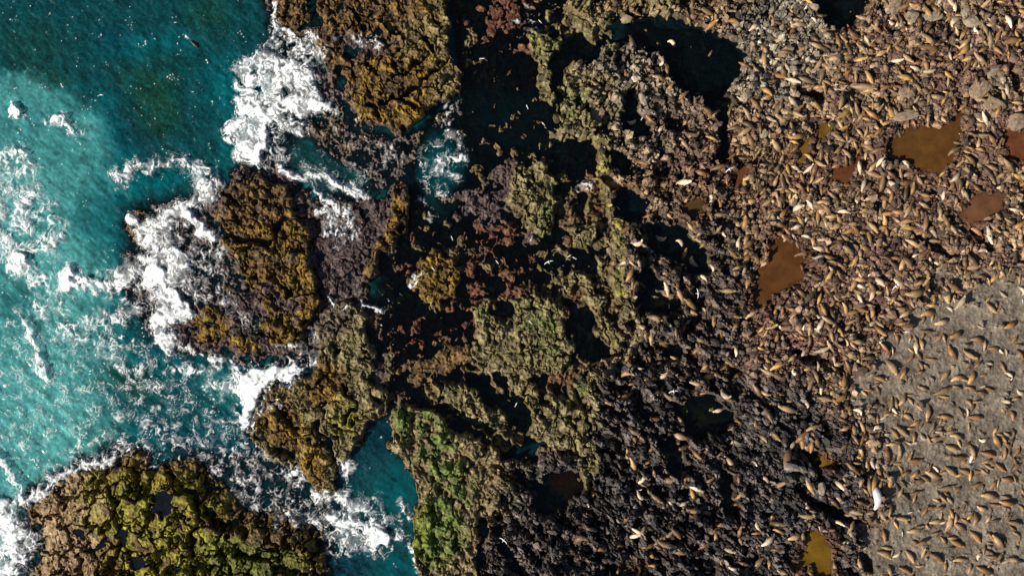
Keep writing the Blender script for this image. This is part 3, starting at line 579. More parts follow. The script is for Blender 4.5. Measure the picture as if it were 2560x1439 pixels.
fd(LN([(355, 1175), (385, 1165)], 5, 5), .8); fd(LN([(700, 1285), (800, 1310), (850, 1380)], 30, 26), .42); fd(LN([(720, 1175), (745, 1190)], 5, 5), .9)
fd(LN([(790, 1240), (850, 1245), (900, 1280), (950, 1330)], 24, 22), .62); fd(E(945, 1345, 36, 30, -30), .93); fd(E(900, 1310, 95, 75, 0, .35), .52); fd(E(870, 1310, 50, 20, 20), .7); fd(E(860, 1170, 30, 40), .45); fd(LN([(1000, 1260), (1010, 1310), (990, 1350)], 10, 10), .55)
fd(LN([(1030, 1350), (1040, 1439)], 12, 12), .5)
fd(E(1095, 415, 62, 80, 5, .5), .43); fd(LN([(1120, 330), (1150, 360), (1140, 420)], 12, 12), .52); fd(LN([(1040, 480), (1080, 540)], 10, 12), .45); fd(LN([(1130, 260), (1100, 310)], 16, 16), .38)
fd(LN([(908, 758), (928, 768), (950, 776)], 7, 6), .85); fd(LN([(822, 740), (835, 765), (855, 778), (870, 765)], 2.5, 3, .3), .95); fd(LN([(560, 585), (620, 640), (640, 700)], 4, 6), .0)
fd(E(910, 105, 60, 28, 10), .38); fd(E(500, 680, 70, 90), .40); fd(E(850, 560, 50, 60), .48); fd(LN([(560, 750), (620, 800), (670, 850), (740, 860)], 14, 12), .45); fd(E(770, 880, 30, 60), .42); fd(E(900, 370, 110, 70), .2); fd(E(760, 130, 60, 60), .5); fd(E(680, 1010, 40, 30), .4)
fd(E(1460, 465, 26, 16), .36); fd(E(1320, 50, 40, 30, 20), .34); fd(E(1040, 690, 16, 26), .45); fd(E(1600, 570, 10, 10), .0)
# filament pattern carried along the swell
w1 = fbm(PX / 44, PY / 44, 61, 3); w2 = fbm(PX / 44, PY / 44, 62, 3)
fx = PX + 26 * w1 + 5 * n15x; fy = PY + 26 * w2 + 5 * n15y
c_, s_ = math.cos(math.radians(48)), math.sin(math.radians(48))
a1 = (fx * c_ + fy * s_); a2 = (-fx * s_ + fy * c_)
q1 = fbm(a1 / 52, a2 / 30, 63, 2, .35); q2 = fbm(a1 / 26, a2 / 13, 64, 2, .35); q3 = fbm(a1 / 90, a2 / 50, 67, 3, .5)
fleck = vnoise(a1 / 14, a2 / 3.4, 65) + .5 * vnoise(a1 / 6, a2 / 2.6, 66)
def ridge(q, wd): return np.exp(-(q / wd) ** 2)
fil = np.maximum.reduce([ridge(q1, .05 + .17 * D * D), .8 * ridge(q2, .06 + .22 * D * D) * ss(-.3, .3, q3 + n30x), ridge(q3, .03 + .05 * D)])
brk = ss(-.30, .40, .3 * fleck + .9 * nB + 1.1 * D - .35)
foam = np.clip(D * 1.9, 0, 1) * fil * brk
foam = np.maximum(foam, ss(.80, 1.08, D + .28 * q2 + .12 * fleck + .12 * nB))
Ds = D * .9
for k_ in range(1, 8):
    for sg_ in (1, -1):
        Ds = np.maximum(Ds, np.roll(D, (sg_ * 3 * k_, sg_ * 3 * k_), (0, 1)) * (1 - .09 * k_))
        Ds = np.maximum(Ds, np.roll(D, (0, sg_ * 3 * k_), (0, 1)) * (.8 - .1 * k_))
streak = ss(.10, .48, vnoise(a1 / 62, a2 / 4.2, 73) * .9 + .5 * vnoise(a1 / 30, a2 / 3, 74))
foam = np.maximum(foam, .7 * streak * ss(.34, .85, Ds + .2 * nB))
foam = np.maximum(foam, .30 * ss(.35, 1.0, D + .3 * q1 + .2 * nB)).astype(F) * (D > .01)
foam *= 1 - .55 * ss(.0, .55, vnoise(a1 / 18, a2 / 4.5, 71) + .5 * vnoise(a1 / 7, a2 / 3, 72)) * ss(1.0, .85, D)
foam = np.clip(foam * 1.2, 0, 1) * (1 - np.clip(mTopH + mMidH, 0, 1) * .8)
seaw = ss(1010, 960, PX) * (1 - np.clip(mTop + mMid + mLow + mIsle, 0, 1)) * (1 - mMoss)
dens = .0 + .22 * np.clip(E(80, 120, 400, 150) * .2 + P([(0, 170), (200, 220), (460, 180), (620, 200), (560, 400), (420, 400), (200, 420), (0, 500)], 30) * .35 + P([(0, 700), (500, 900), (700, 1100), (560, 1200), (200, 1200), (0, 1200)], 40), 0, 1)
foam = np.maximum(foam, seaw * ss(1.10 - dens, 1.42 - dens, fleck * 1.25 + .25 * nB) * .9)  # open-sea flecks: foam bits together with sun glints painted white
foam = np.where(H > 1.1, 0, foam).astype(F); foam *= (1 - mMain * (PX > 1250))
D5 = D.copy()
for _ in range(6): D5[1:-1, 1:-1] = (D5[1:-1, 1:-1] * 2 + D5[:-2, 1:-1] + D5[2:, 1:-1] + D5[1:-1, :-2] + D5[1:-1, 2:]) / 6
surge = .5 * ss(.25, .8, D5) + .03 * fbm(a1 / 24, a2 / 14, 69, 2) * ss(.1, .6, D5)
base = np.maximum(SEA + surge, H)
FZ = base + .04 + .10 * foam + .02 * foam * nC
M_foam, t, b = new_mat("sea_foam_and_glints")
af = t.nodes.new("ShaderNodeAttribute"); af.attribute_name = "foam"
tcn = t.nodes.new("ShaderNodeTexCoord"); n2 = t.nodes.new("ShaderNodeTexNoise"); n2.inputs["Scale"].default_value = 5; n2.inputs["Detail"].default_value = 5
t.links.new(tcn.outputs["Object"], n2.inputs["Vector"])
ad = t.nodes.new("ShaderNodeMath"); ad.operation = 'MULTIPLY_ADD'; t.links.new(n2.outputs["Fac"], ad.inputs[0]); ad.inputs[1].default_value = .3; ad.inputs[2].default_value = -.15
ad2 = t.nodes.new("ShaderNodeMath"); ad2.operation = 'ADD'; ad2.use_clamp = True; t.links.new(af.outputs["Fac"], ad2.inputs[0]); t.links.new(ad.outputs[0], ad2.inputs[1])
b.inputs["Base Color"].default_value = (.88, .91, .92, 1); b.inputs["Roughness"].default_value = .8; b.inputs["Specular IOR Level"].default_value = .2
tr = t.nodes.new("ShaderNodeBsdfTransparent"); mx = t.nodes.new("ShaderNodeMixShader")
t.links.new(ad2.outputs[0], mx.inputs[0]); t.links.new(tr.outputs[0], mx.inputs[1]); t.links.new(b.outputs[0], mx.inputs[2])
t.links.new(mx.outputs[0], t.nodes["Material Output"].inputs["Surface"])
ff = np.maximum(np.maximum(foam[:-1, :-1], foam[1:, :-1]), np.maximum(foam[:-1, 1:], foam[1:, 1:])) > .04
obj_from_mesh("sea_foam_and_glints", sheet("sea_foam_and_glints", FZ, ff, M_foam, {"foam": foam}, True), M_foam, kind="stuff", label="white surf foam and streaks washing over the rocks, plus painted sun glints", category="foam")

# ------------------------------------------------------------------ perched pools
def ht(px, py):
    i = int(np.clip(np.searchsorted(gx, px), 1, NX - 1)); j = int(np.clip(np.searchsorted(gy, py), 1, NY - 1))
    return float(H[j, i])
def pool_mat(name, col, rough=.12):
    m, t, b = new_mat(name)
    ao = t.nodes.new("ShaderNodeAttribute"); ao.attribute_name = "turbidity"; tr = t.nodes.new("ShaderNodeBsdfTransparent"); mx = t.nodes.new("ShaderNodeMixShader")
    t.links.new(ao.outputs["Fac"], mx.inputs[0]); t.links.new(tr.outputs[0], mx.inputs[1]); t.links.new(b.outputs[0], mx.inputs[2]); t.links.new(mx.outputs[0], t.nodes["Material Output"].inputs["Surface"])
    b.inputs["Roughness"].default_value = rough; b.inputs["IOR"].default_value = 1.33
    rgb = t.nodes.new("ShaderNodeRGB"); rgb.outputs[0].default_value = (*col, 1)
    o, nz = noise_mul(t, rgb.outputs[0], .5, .6, 1.35, 8)
    t.links.new(o, b.inputs["Base Color"])
    return m
mud_face = np.zeros((NY - 1, NX - 1), bool)
for i, (m, c) in enumerate(mud):
    wide = m[:-1, :-1] > .08
    f = wide & (np.minimum(np.minimum(H[:-1, :-1], H[1:, :-1]), np.minimum(H[:-1, 1:], H[1:, 1:])) < pool_level[i])
    if not f.any(): continue
    pm = pool_mat("muddy_water", c)
    obj_from_mesh("tide_pool", sheet("tide_pool", np.full(PX.shape, pool_level[i], F), f, pm, {"turbidity": 1 - np.exp(-np.clip(pool_level[i] - H, 0, 3) * 5)}), pm, kind="structure")
f = (mIP[:-1, :-1] > .1)
pm = pool_mat("still_water", (.006, .008, .013), .08)
for m_ in ISLE_POOLS:
    f = (m_[:-1, :-1] > .05)
    obj_from_mesh("tide_pool", sheet("tide_pool", np.full(PX.shape, float(isle_h[m_ > .5].mean()) - .12, F), f, pm, {"turbidity": 1 - np.exp(-np.clip(float(isle_h[m_ > .5].mean()) - .12 - H, 0, 3) * 7)}), pm, kind="structure")
# ------------------------------------------------------------------ sea lions
# traced from the photograph, one string per block: x1,y1,x2,y2,tone (block pixels, 3 per photograph pixel)
T = {}
T[(1920, 960, 3.005)] = """935,95,905,220t 1035,70,980,165t 1045,95,1090,155t 1110,150,1160,195t 1205,150,1190,275t 1000,220,1095,270t 1270,240,1390,250o 1250,290,1210,370t 950,310,1055,390t
920,330,980,405o 1140,375,1190,415p 1080,445,1130,430p 740,440,830,405t 690,280,725,370t 790,330,860,325p 820,225,825,295o 650,185,700,215p 710,205,760,185o 770,175,820,160t 540,350,615,310o 285,345,385,300t
80,165,210,205t 110,130,190,125t 195,160,260,190p 270,130,300,165p 480,100,520,150o 700,50,750,90t 165,480,120,640o 265,430,310,510t 330,410,325,515o 20,350,90,420y 30,50,110,80o 0,130,40,160y
890,470,905,580o 985,455,985,575t 887,455,990,445t 940,600,1010,590o 1040,575,1160,570o 815,610,850,700o 920,680,910,785o 1000,690,1080,645o 1180,655,1300,705t 1075,745,1195,710d 1275,790,1400,765t 1320,615,1420,690t
1430,640,1530,670o 1060,830,1155,800o 1200,905,1150,1000o 1240,860,1300,890t 1251,940,1340,915d 830,925,880,1025t 860,1075,880,1190o 950,1000,1070,1015t 1080,1095,1170,1060t 1210,1040,1320,1015t 1370,980,1340,1110t
1390,1040,1490,1100t 1220,1130,1300,1110t 1350,1160,1475,1220o 1510,1095,1600,1190o 1560,955,1545,1065o 1680,1125,1770,1230t 1570,920,1650,945t 1390,960,1440,920o 1100,1210,1200,1170o 1030,1240,1100,1340t 1215,1265,1315,1335o
820,1250,930,1305t 1380,1320,1500,1310t 1560,1370,1700,1420o 1570,1310,1610,1260p 1640,1290,1740,1300d 1780,1310,1890,1320t 905,1350,920,1439t 980,1370,1080,1420o 680,1310,700,1400t 1320,370,1420,345t 1370,380,1470,410t
1320,460,1440,500t 1381,550,1500,550o 1510,440,1550,560t 1590,510,1710,540o 1690,370,1745,480o 1770,360,1830,395t 1890,460,1840,550o 1700,590,1790,660o 1830,650,1900,590o 1520,770,1610,740o 1660,790,1720,720o
1750,710,1860,720o 1600,830,1730,850t 1730,880,1860,900o 1790,1030,1910,1050t 1670,1030,1750,1010d 1820,190,1840,270o 1750,120,1830,140p 1880,55,1923,65p 1480,20,1560,40o 1550,60,1650,70d 1620,20,1690,50o
1480,110,1530,165t 1500,245,1620,255o 1240,80,1380,20t 1120,15,1210,45t 1595,420,1640,410p 700,700,690,790o 570,680,590,740t 500,720,570,790p 690,570,720,640t 510,600,560,580t 270,780,330,850o 490,820,570,900t
270,890,310,930p 240,990,350,990t 490,1020,580,1060p 650,1060,750,1050t 600,950,710,970t 380,1070,440,1105p 150,1160,260,1130t 550,1190,650,1190p 30,1045,150,1060d 0,840,40,870o 490,1330,520,1400t 300,1400,340,1435o
610,1090,640,1160t 20,1250,120,1240d 1040,1110,1170,1080t 1620,600,1690,640t 1900,780,1923,830o 1880,900,1923,950t 1130,640,1080,700o 1700,1180,1650,1110o 1840,1110,1900,1140t 1450,1010,1520,1040o"""
T[(1920, 480, 3.0)] = """185,140,270,95p 310,80,440,130o 490,130,590,110t 640,50,670,110p 510,170,560,250y 330,190,370,280o 150,220,230,210t 270,230,300,190p 0,240,80,215t 590,240,680,240t 1080,120,1140,210o 1090,320,1165,290t 1400,270,1465,320p
1750,350,1740,405p 1280,390,1370,450t 1100,230,1160,260t 480,330,570,350t 320,320,340,400o 340,420,440,425p 400,480,500,500o 590,590,640,510t 930,560,1010,630o 660,630,625,735o 790,640,880,700p 1010,480,1080,570o
1060,620,1085,720t 1210,640,1160,710t 1040,770,1180,740t 1070,790,1090,870t 1330,680,1440,740o 1330,720,1350,840t 1280,720,1300,790y 1240,760,1245,850o 1390,790,1410,840t 1480,780,1410,880p 1340,860,1380,890p
1630,830,1720,910t 1730,740,1790,790p 1890,715,1915,755p 1760,1020,1870,970o 1245,990,1365,960t 1360,1090,1460,1040o 1240,1130,1310,1060t 1140,1040,1250,1050d 1010,1010,1100,990d 1080,880,990,940t 1140,920,1260,900o
1170,920,1160,990o 950,1050,975,1140o 870,1070,840,1130p 820,1060,790,1100t 1110,1100,1110,1210p 1140,1090,1160,1180t 1050,1170,1100,1210t 1090,1210,1040,1280o 1350,1150,1410,1260o 1460,1190,1570,1250t 1180,1250,1270,1260t
880,1250,970,1370t 1040,1310,990,1400o 1100,1360,1180,1340t 1360,1330,1290,1420t 1370,1410,1480,1380t 1550,1330,1500,1439o 1590,1380,1640,1360o 1740,1260,1775,1350o 1790,1350,1830,1400p 1650,1170,1750,1180o
1870,1070,1820,1140o 1520,1100,1630,1120d 1870,1180,1915,1250o 1640,1280,1680,1290p 790,1380,890,1420o 600,1400,650,1370y 480,1270,550,1300p 690,1150,745,1130y 620,1130,670,1180t 520,1140,560,1160t 400,1200,440,1250t
150,1270,210,1220t 430,970,470,1050o 340,1020,400,1050p 290,850,370,930d 550,880,560,950t 735,900,760,970y 840,930,960,930t 870,780,920,830p 330,650,400,590o 1640,640,1670,710t 1730,580,1780,640t 1860,600,1830,670o
1480,570,1590,555t 1400,550,1440,600t 1330,600,1390,610t 1590,440,1630,440p 1230,520,1290,540p 890,440,935,430y 690,400,770,440o 770,280,790,340t 940,190,1000,240t 190,760,220,790p 0,960,40,980y 190,1340,220,1370p
1880,150,1915,180p 1760,40,1810,110o 1130,10,1220,40o 520,580,540,640y 740,840,800,860t 260,800,210,850t 60,1040,120,1070t 230,1080,300,1110o 360,1120,440,1150o 40,1190,110,1230t 650,740,720,760t 1010,360,1040,420t 850,370,900,400t
700,210,780,180t 690,150,760,120y 440,560,490,610t 540,790,610,770t 800,960,860,1010t 1500,380,1450,350t 1820,420,1880,440t 1780,200,1850,250t 620,990,570,1040t 60,1360,90,1410o"""
T[(1280, 480, 3.0)] = """1280,90,1310,170p 1550,40,1570,130o 1510,60,1480,100p 1480,160,1500,220t 1570,135,1620,155p 1755,175,1740,300o 1740,80,1840,60t 1220,20,1190,70o 880,240,940,260p 900,390,980,370P 1080,340,1150,350p 1240,360,1280,400P
1310,230,1375,300t 1385,220,1410,300t 1330,310,1415,375t 1570,290,1600,340p 1840,260,1830,350o 1780,310,1740,390t 1700,350,1695,440p 1310,420,1275,510o 1340,490,1380,560p 1620,430,1690,490o 1790,460,1720,550o 1815,460,1860,550o
1490,545,1510,595p 1410,630,1465,660P 1630,570,1640,630o 1650,570,1690,655o 1800,620,1750,720o 1270,740,1365,710o 1560,740,1680,740t 1115,620,1170,600t 1150,680,1175,780p 900,670,915,780o 940,670,1000,720o 1040,780,1100,790p
960,830,940,890o 810,540,880,520p 1320,880,1390,920o 1430,870,1460,900p 1600,820,1610,890t 1545,780,1580,800t 940,990,1010,1040t 1020,930,1130,960t 1150,980,1190,1020p 1300,990,1280,1050o 1070,1080,1180,1170o 1410,1150,1340,1220o
1570,1050,1570,1130o 1700,970,1650,1040y 1750,1120,1840,1150p 1780,1020,1820,1040t 1070,1170,1080,1210o 1020,1200,1040,1280o 1190,1230,1265,1280t 1460,1270,1420,1350o 1100,1410,1170,1350p 970,1350,1020,1370p 820,1370,910,1355T
1500,1350,1570,1390t 1600,1270,1690,1310o 1640,1410,1720,1350o 1840,1230,1830,1290t 1890,1300,1919,1330p"""
T[(1280, 960, 3.005)] = """1140,70,1220,125t 1320,45,1410,55o 1570,60,1640,100p 1510,205,1590,185p 1685,10,1720,60o 1720,90,1775,60O 775,40,820,105t 670,110,740,150t 880,340,960,375t 910,380,930,440o 1210,370,1320,410t 860,480,880,600o 985,605,1050,560t
700,530,735,580o 670,580,690,630t 1040,260,1130,260o 1350,490,1420,560o 1600,540,1680,640t 1650,440,1700,435p 1790,510,1830,560t 1780,590,1840,600p 1120,710,1235,720t 1450,740,1520,700o 1340,770,1365,865y 1730,810,1680,870o
1650,900,1720,920O 840,770,900,790O 600,770,610,850o 1040,820,1130,890t 1175,870,1200,910p 1310,940,1415,960t 1430,950,1510,980t 880,970,850,1050o 895,1070,990,1110p 870,1150,970,1120p 1200,1080,1270,1160o 1240,1060,1300,1110o
1460,1125,1540,1080o 1530,1060,1610,1050o 1720,1060,1700,1150o 1840,1040,1850,1085p 750,1190,850,1220t 1090,1180,1230,1230t 1200,1250,1300,1270o 1590,1230,1680,1260p 1640,1390,1710,1400p 1660,1330,1730,1340t 605,1220,710,1240o
470,1180,560,1150O 550,880,580,920p 560,970,610,1000t 545,1080,620,1090o 800,1390,790,1430t 490,1430,540,1390t 1880,700,1915,720p 1860,380,1915,430t 1870,100,1915,150o 590,110,560,200t"""
T[(1280, 0, 3.0)] = """970,470,1020,520O 1070,500,1110,540p 1060,570,1150,600o 850,520,860,580o 590,610,680,670t 1270,720,1290,800o 1430,800,1500,870o 740,680,730,750t 1180,310,1220,340p 1500,380,1470,430t 1690,740,1770,730p 1820,360,1870,390o
1830,530,1860,620o 1610,80,1680,90t 1620,150,1700,170o 1790,30,1780,90y 1760,1000,1820,1130o 1800,740,1860,830o 1850,820,1830,900o 1300,1010,1400,1010T 1210,1050,1260,1030t 1430,1140,1480,1090o 1360,1150,1380,1100t
1370,1280,1470,1320o 1400,1350,1420,1430o 1240,1370,1350,1360p 910,1210,1030,1240o 1090,1200,1120,1230p 1620,1200,1690,1140o 1740,1150,1790,1160t 880,920,920,910p 1060,840,1080,870p"""
T[(1920, 0, 3.0)] = """510,260,540,370y 600,240,690,280O 380,210,455,260t 440,450,540,435t 570,430,660,430o 330,140,360,170p 190,110,160,70y 160,530,200,590p 280,520,310,550y 400,600,480,640t 330,270,380,320o 770,110,750,160o 770,190,850,250o
1000,290,1100,295t 930,350,1020,400y 720,370,810,410y 1140,260,1250,330t 1130,350,1280,370o 1400,340,1440,380y 1500,370,1530,320p 1380,190,1430,130p 1710,370,1800,410o 1760,320,1890,300o 1580,440,1540,510t 1650,440,1630,510o
1740,280,1800,230t 1550,220,1580,250p 1070,500,1150,530p 620,650,790,655t 880,560,940,590t 1090,620,1150,680t 1240,570,1330,570t 1310,690,1360,700y 160,730,220,800p 330,820,280,890t 520,890,620,820y 560,910,610,850t 700,800,780,840t
890,790,950,900y 150,1000,190,1050o 170,910,180,980t 390,1100,440,1080o 440,1110,440,1190o 590,980,590,1060o 700,1070,800,1130o 350,1200,430,1250t 870,1210,870,1260P 930,1250,1010,1300o 1010,1210,1060,1250p 1200,1270,1240,1270p
720,1290,760,1280t 600,1370,650,1380o 510,1380,560,1370p 960,1370,1080,1370o 1140,1360,1220,1360t 1540,1300,1560,1340p 1660,1310,1700,1380t 1540,1230,1580,1260t 1540,880,1620,920p 1460,1130,1500,1150y 1650,1010,1710,1090o
30,1050,100,1140t 270,920,330,1000t 870,950,800,1020o 600,710,640,750t 1830,160,1880,110t 1450,30,1520,60t 960,200,980,160p 1730,10,1780,20y 1870,50,1900,10y 1860,460,1900,480o 1880,640,1900,720o 1350,1430,1400,1370o
430,720,480,760o 1200,420,1260,460t 1330,470,1270,500y 1340,200,1310,250t 1180,1190,1130,1150o 1040,150,1090,190t 820,280,780,320y 1690,170,1640,130t 1430,1000,1390,1060t 300,1000,320,1060t 240,1300,270,1370o 40,870,90,800t"""
lions = []
for (ox, oy, sc), txt in T.items():
    for tok in txt.split():
        tone = tok[-1]; x1, y1, x2, y2 = [float(v) for v in tok[:-1].split(",")]
        lions.append((ox + (x1 + x2) / 2 / sc, oy + (y1 + y2) / 2 / sc, math.degrees(math.atan2(-(y2 - y1), x2 - x1)), math.hypot(x2 - x1, y2 - y1) / sc, tone.lower(), tone.isupper()))

def lion_geo(bend, rise, seed, fat=1.0):
    """one continuous body of length 1 along x (nose at +x), flippers grown from the same surface"""
    rr = random.Random(seed)
    prof = [(0, .020, .018), (.014, .038, .036), (.05, .052, .050), (.095, .066, .064), (.14, .072, .072), (.19, .084, .084), (.26, .110, .110), (.34, .124, .122), (.43, .136, .134), (.53, .138, .132), (.63, .130, .122), (.73, .112, .100), (.83, .084, .072), (.91, .056, .044), (.965, .040, .026), (1, .022, .014)]
    N = 60; pts = []; th = 0; x = y = 0
    for k in range(N + 1):
        u = k / N; pts.append((x, y, th)); th += math.radians(bend) / N * (1.5 if u < .35 else .75); x -= math.cos(th) / N; y -= math.sin(th) / N
    mx_, my_ = pts[0][0] - pts[-1][0], pts[0][1] - pts[-1][1]; a0 = math.atan2(my_, mx_); L = math.hypot(mx_, my_)
    cx = sum(p[0] for p in pts) / (N + 1); cy = sum(p[1] for p in pts) / (N + 1)
    k_ = 1.0 / max(L, .72)
    def at(u):
        p = pts[min(N, max(0, int(round(u * N))))]
        dx, dy = p[0] - cx, p[1] - cy
        c, s__ = math.cos(-a0), math.sin(-a0)
        return (dx * c - dy * s__) * k_, (dx * s__ + dy * c) * k_, p[2] - a0
    V = []; Fc = []; M = 12
    for (u, ry, rz) in prof:
        X, Y, t_ = at(u); ry *= k_ * fat; rz *= k_ * fat
        zc = rz * .92 + rise * math.exp(-(u / .17) ** 2)
        for q in range(M):
            a = 2 * math.pi * q / M; ly = math.cos(a) * ry; lz = math.sin(a) * rz
            V.append((X - math.sin(t_) * ly, Y + math.cos(t_) * ly, zc + lz))
    n = len(prof)
    for r in range(n - 1):
        for q in range(M):
            Fc.append((r * M + q, r * M + (q + 1) % M, (r + 1) * M + (q + 1) % M, (r + 1) * M + q))
    Fc.append(tuple(range(M))[::-1]); Fc.append(tuple((n - 1) * M + q for q in range(M)))
    def flip(u, side, ang, ln, wd, off, z0):
        X, Y, t_ = at(u); t_ += math.pi if False else 0
        bx_, by_ = X - math.sin(t_) * off * side, Y + math.cos(t_) * off * side
        a = t_ + math.pi - side * math.radians(ang)
        b0 = len(V); segs = [(0, 1.0), (.4, .95), (.75, .6), (1.0, .2)]
        for s1, w1_ in segs:
            px_, py_ = bx_ + math.cos(a) * ln * s1, by_ + math.sin(a) * ln * s1; a_ = a + math.pi / 2
            for sg, zz in ((-1, z0), (0, z0 + .018), (1, z0), (0, z0 - .012)):
                V.append((px_ + math.cos(a_) * wd * w1_ * sg, py_ + math.sin(a_) * wd * w1_ * sg, zz * (1 - .55 * s1)))
        for r in range(3):
            for q in range(4): Fc.append((b0 + r * 4 + q, b0 + r * 4 + (q + 1) % 4, b0 + (r + 1) * 4 + (q + 1) % 4, b0 + (r + 1) * 4 + q))
        Fc.append((b0 + 12, b0 + 13, b0 + 14, b0 + 15)); Fc.append((b0 + 3, b0 + 2, b0 + 1, b0))
    for sd_ in (1, -1):
        flip(.40, sd_, 14 + rr.uniform(-8, 22), .19, .030, .095, .05)
        flip(.93, sd_, 30 + rr.uniform(-4, 14), .12, .034, .02, .03)
    return V, Fc
protos = []
for b_, ri, ft in [(3, 0, .95), (18, 0, 1.02), (-20, .02, .95), (48, 0, 1.1), (-50, 0, 1), (12, .12, .95), (-8, .15, 1.02), (-28, .05, .86), (120, 0, 1.1), (-120, .02, 1.1)]:
    protos.append(lion_geo(b_, ri, len(protos), ft))
M_lion, t, b = new_mat("sea_lion_fur")
oi = t.nodes.new("ShaderNodeObjectInfo"); tcc = t.nodes.new("ShaderNodeTexCoord")
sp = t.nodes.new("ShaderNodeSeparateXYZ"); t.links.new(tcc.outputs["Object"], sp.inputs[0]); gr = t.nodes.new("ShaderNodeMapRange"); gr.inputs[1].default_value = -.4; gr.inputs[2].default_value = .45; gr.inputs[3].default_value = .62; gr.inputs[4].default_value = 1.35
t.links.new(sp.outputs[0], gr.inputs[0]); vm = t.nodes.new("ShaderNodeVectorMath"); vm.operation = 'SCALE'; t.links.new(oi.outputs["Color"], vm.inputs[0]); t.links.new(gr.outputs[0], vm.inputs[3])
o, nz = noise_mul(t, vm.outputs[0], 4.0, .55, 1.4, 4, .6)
t.links.new(o, b.inputs["Base Color"]); b.inputs["Roughness"].default_value = .5; b.inputs["Specular IOR Level"].default_value = .4
M_lionh, t, b = new_mat("sea_lion_fur_herd")
oi = t.nodes.new("ShaderNodeAttribute"); oi.attribute_name = "fur"
o, nz = noise_mul(t, oi.outputs["Color"], 1.8, .55, 1.4, 4, .6)
t.links.new(o, b.inputs["Base Color"]); b.inputs["Roughness"].default_value = .5; b.inputs["Specular IOR Level"].default_value = .4
pmesh = []
for V, Fc in protos:
    me = bpy.data.meshes.new("sea_lion"); me.from_pydata(V, [], Fc); me.materials.append(M_lion)
    me.polygons.foreach_set("use_smooth", [True] * len(me.polygons)); me.update(); pmesh.append(me)
TONE = {'o': (.225, .120, .046), 't': (.30, .195, .098), 'd': (.115, .070, .034), 'p': (.55, .43, .29), 'y': (.36, .21, .065)}
TNAME = {'o': "russet", 't': "tan", 'd': "dark brown", 'p': "pale cream", 'y': "golden"}
def wpos(px, py, z):
    k = (CAMZ - z) / DIST
    return (px - 1280) / S * k, (719.5 - py) / S * k
def wht(X, Y):
    return ht(1280 + X * S, 719.5 - Y * S)
def ground_at(px, py):
    z = ht(px, py)
    for _ in range(3):
        X, Y = wpos(px, py, z); z = max(wht(X, Y), -0.12)
    return X, Y, z
LAND = [("the ochre-yellow pool", 2040, 1380), ("the big whitish curved seal", 2187, 1238), ("the large muddy pool", 2310, 385), ("the kite-shaped brown pool", 1950, 670),
        ("the red-brown edge pool", 2540, 365), ("the blue-black top pool", 2105, 30), ("the lower right corner", 2540, 1425), ("the upper right corner", 2540, 10), ("the large black upper pool", 1750, 140),
        ("the slanted pink-brown pool", 2445, 530), ("the dark round slate pool", 1760, 1045), ("the dim reddish pool", 1420, 1215), ("the upper sand edge", 2450, 730),
        ("the flying gull", 1746, 733), ("the sand's left corner", 2180, 930), ("the right edge midpoint", 2550, 720), ("the small twin ochre pools", 2015, 370), ("the bottom edge slate", 1700, 1400), ("the sand's white seal-pup pair", 2300, 1095),
        ("the small round olive pool", 1740, 525), ("the small dark red pool", 2108, 430), ("the sand's right middle", 2540, 1100)]
DIRS = ["right of", "above-right of", "above", "above-left of", "left of", "below-left of", "below", "below-right of"]
ORD = ["", "second ", "third ", "fourth ", "fifth ", "sixth ", "seventh ", "eighth ", "ninth ", "tenth ", "eleventh ", "twelfth "]
def surface(px, py):
    i = int(np.searchsorted(gx, px)); j = int(np.searchsorted(gy, py))
    if mDark[j, i] > .5: return "in black pool"
    if mSand[j, i] > .5: return "on grey sand"
    if slateW[j, i] > .5: return "on dark rock"
    return "on brown rock"
def pick(l, k):
    if l[5]: return 8 + k % 2
    if l[4] == 'p' and l[3] < 27: return [8, 3, 9, 4][k % 4]
    return [0, 1, 2, 5, 7, 4, 6, 3, 1, 0, 2][(k * 7 + int(l[0])) % 11]
# the 300 that show largest are individuals, the rest is one herd object
order = sorted(range(len(lions)), key=lambda k: -(lions[k][3] + (5 if lions[k][4] in 'py' else 0) + (6 if surface(lions[k][0], lions[k][1]) == "on grey sand" else 0)))
single = set(order[:300]); info = {}
for k in single:
    px, py, an, L, tone, cur = lions[k]
    n_, lx, ly = min(LAND, key=lambda q: math.hypot(q[1] - px, q[2] - py))
    a = math.degrees(math.atan2(-(py - ly), px - lx)) % 360
    if n_ == "the flying gull" and abs(px - lx) < 5: n_ = LAND[3][0]
    info.setdefault((tone, surface(px, py), n_, DIRS[int(((a + 22.5) % 360) // 45)]), []).append((math.hypot(px - lx, py - ly), k))
labels = {}
for (tone, sf, n_, dr), lst in info.items():
    lst.sort()
    for r, (d_, k) in enumerate(lst):
        labels[k] = f"{TNAME[tone]} sea lion {sf}, {ORD[r]}nearest {dr} {n_}"
def mSand_at(px, py): return mSand[int(np.clip(np.searchsorted(gy, py), 0, NY - 1)), int(np.clip(np.searchsorted(gx, px), 0, NX - 1))]
